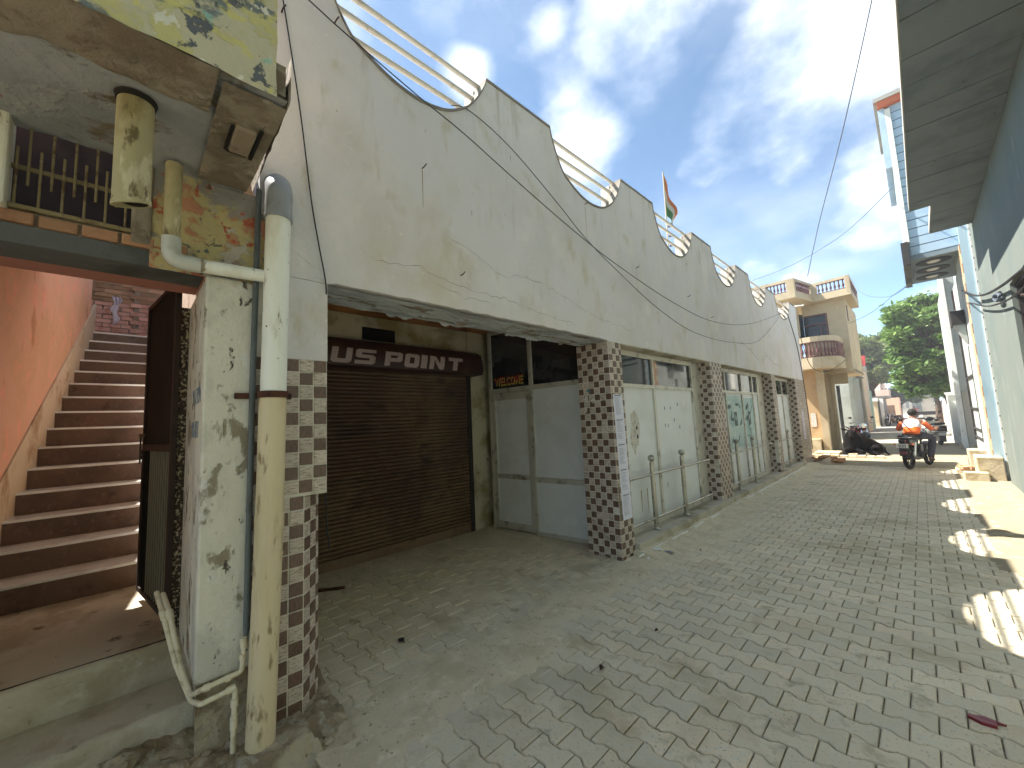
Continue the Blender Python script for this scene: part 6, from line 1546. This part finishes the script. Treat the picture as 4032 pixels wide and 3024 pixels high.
for k, (x, y, m, lab) in enumerate([(-2.33, 4.56, 'white', 'crumpled white plastic scrap beside the paper notice pillar'), (-2.22, 4.62, 'pvc_grey', 'flattened grey wrapper near the notice pillar'), (-1.98, 4.9, 'iron_dark', 'small black pebble on the sandy pavers'),
                                    (-2.30, 4.25, 'paper', 'tiny paper scrap at the foot of the notice pillar'), (-1.6, 2.25, 'rust', 'twig and dry leaf on the sand in front of the recess'), (-2.9, 1.55, 'iron_dark', 'black scrap on the recess paving'), (-1.55, 2.9, 'rust', 'small dry twig on the pavers')]):
    P = []; n = 9
    for i in range(n):
        a = 2 * math.pi * i / n; q = rr.uniform(.4, 1.2); s_ = (.075, .07, .016, .018, .04, .05, .03)[k]; P.append((x + s_ * q * math.cos(a) * (.5 if k in (4, 6) else 1), y + s_ * q * math.sin(a) * .6, max(0, dust(x, y)) + .004 + rr.uniform(0, .016)))
    mm = MB().add(P + [(x, y, max(0, dust(x, y)) + .03)], [(i, (i + 1) % n, n) for i in range(n)]); mm.build('litter', M[m], None, cat='litter', label=lab)
pile = thing('rubble_pile', 'heap of broken bricks and earth at the far end of the shop', 'rubble pile')
heightsheet(-2.5, -1.5, 14.4, 15.6, 30, 36, lambda x, y: -.02 + .22 * math.exp(-(((x + 2.2) / .26) ** 2 + ((y - 15.1) / .3) ** 2)) + .04 * fb(x, y, 6, 3)).build('heap', M['rubble'], pile, smooth=True)
for k in range(12):
    b = MB().box(-.1, .1, -.05, .05, -.035, .035).build('broken_brick', M['brick'], pile, bevel=.01); x = rr.uniform(-2.4, -1.7); y = rr.uniform(14.8, 15.5)
    b.matrix_world = Matrix.Translation((x, y, .05 + .12 * math.exp(-((x + 2.2) / .3) ** 2))) @ Matrix.Rotation(rr.uniform(0, 3), 4, 'Z') @ Matrix.Rotation(rr.uniform(-.5, .5), 4, 'X')
for k in range(9):
    x0 = -2.9 + k * .22; o = MB().prism([(x0, 16.72 + rr.uniform(-.03, .03), 0), (x0 + .20, 16.70 + rr.uniform(-.03, .03), 0), (x0 + .19, 16.95, 0), (x0 + .01, 16.93, 0)], (0, 0, rr.uniform(.05, .09))).build('kerb_stone', M['block'], None, bevel=.012, cat='kerb stone', group='kerb stones in front of the cow', label=['leftmost kerb stone of the row, beside the shop end', 'second kerb stone from the left, next to the rubble pile', 'third kerb stone from the left, beside the stone slab', 'fourth kerb stone, left of the middle of the row before the cow', 'middle kerb stone of the row before the cow', 'kerb stone just right of the middle, under the cow chest', 'third kerb stone from the right end of the row', 'second kerb stone from the right end of the row', 'rightmost kerb stone of the row, under the cow hindquarters'][k])
MB().box(-2.75, -2.05, 17.2, 17.8, 0, .13).build('stone_slab', M['block'], None, bevel=.03, cat='stone slab', label='pale stone slab at the corner of the yellow house beside the cow')

# dusty air over the whole place
hz = MB().box(-40, 40, -20, 260, -1.2, 14).build('haze', None, None, kind='stuff')
hm = bpy.data.materials.new('haze'); hm.use_nodes = True; hn = hm.node_tree; hn.nodes.clear()
ho = hn.nodes.new('ShaderNodeOutputMaterial'); hv = hn.nodes.new('ShaderNodeVolumePrincipled')
hv.inputs['Color'].default_value = (.92, .95, 1, 1); hv.inputs['Density'].default_value = .0022; hv.inputs['Anisotropy'].default_value = .2
hn.links.new(hv.outputs[0], ho.inputs['Volume']); hz.data.materials.append(hm)
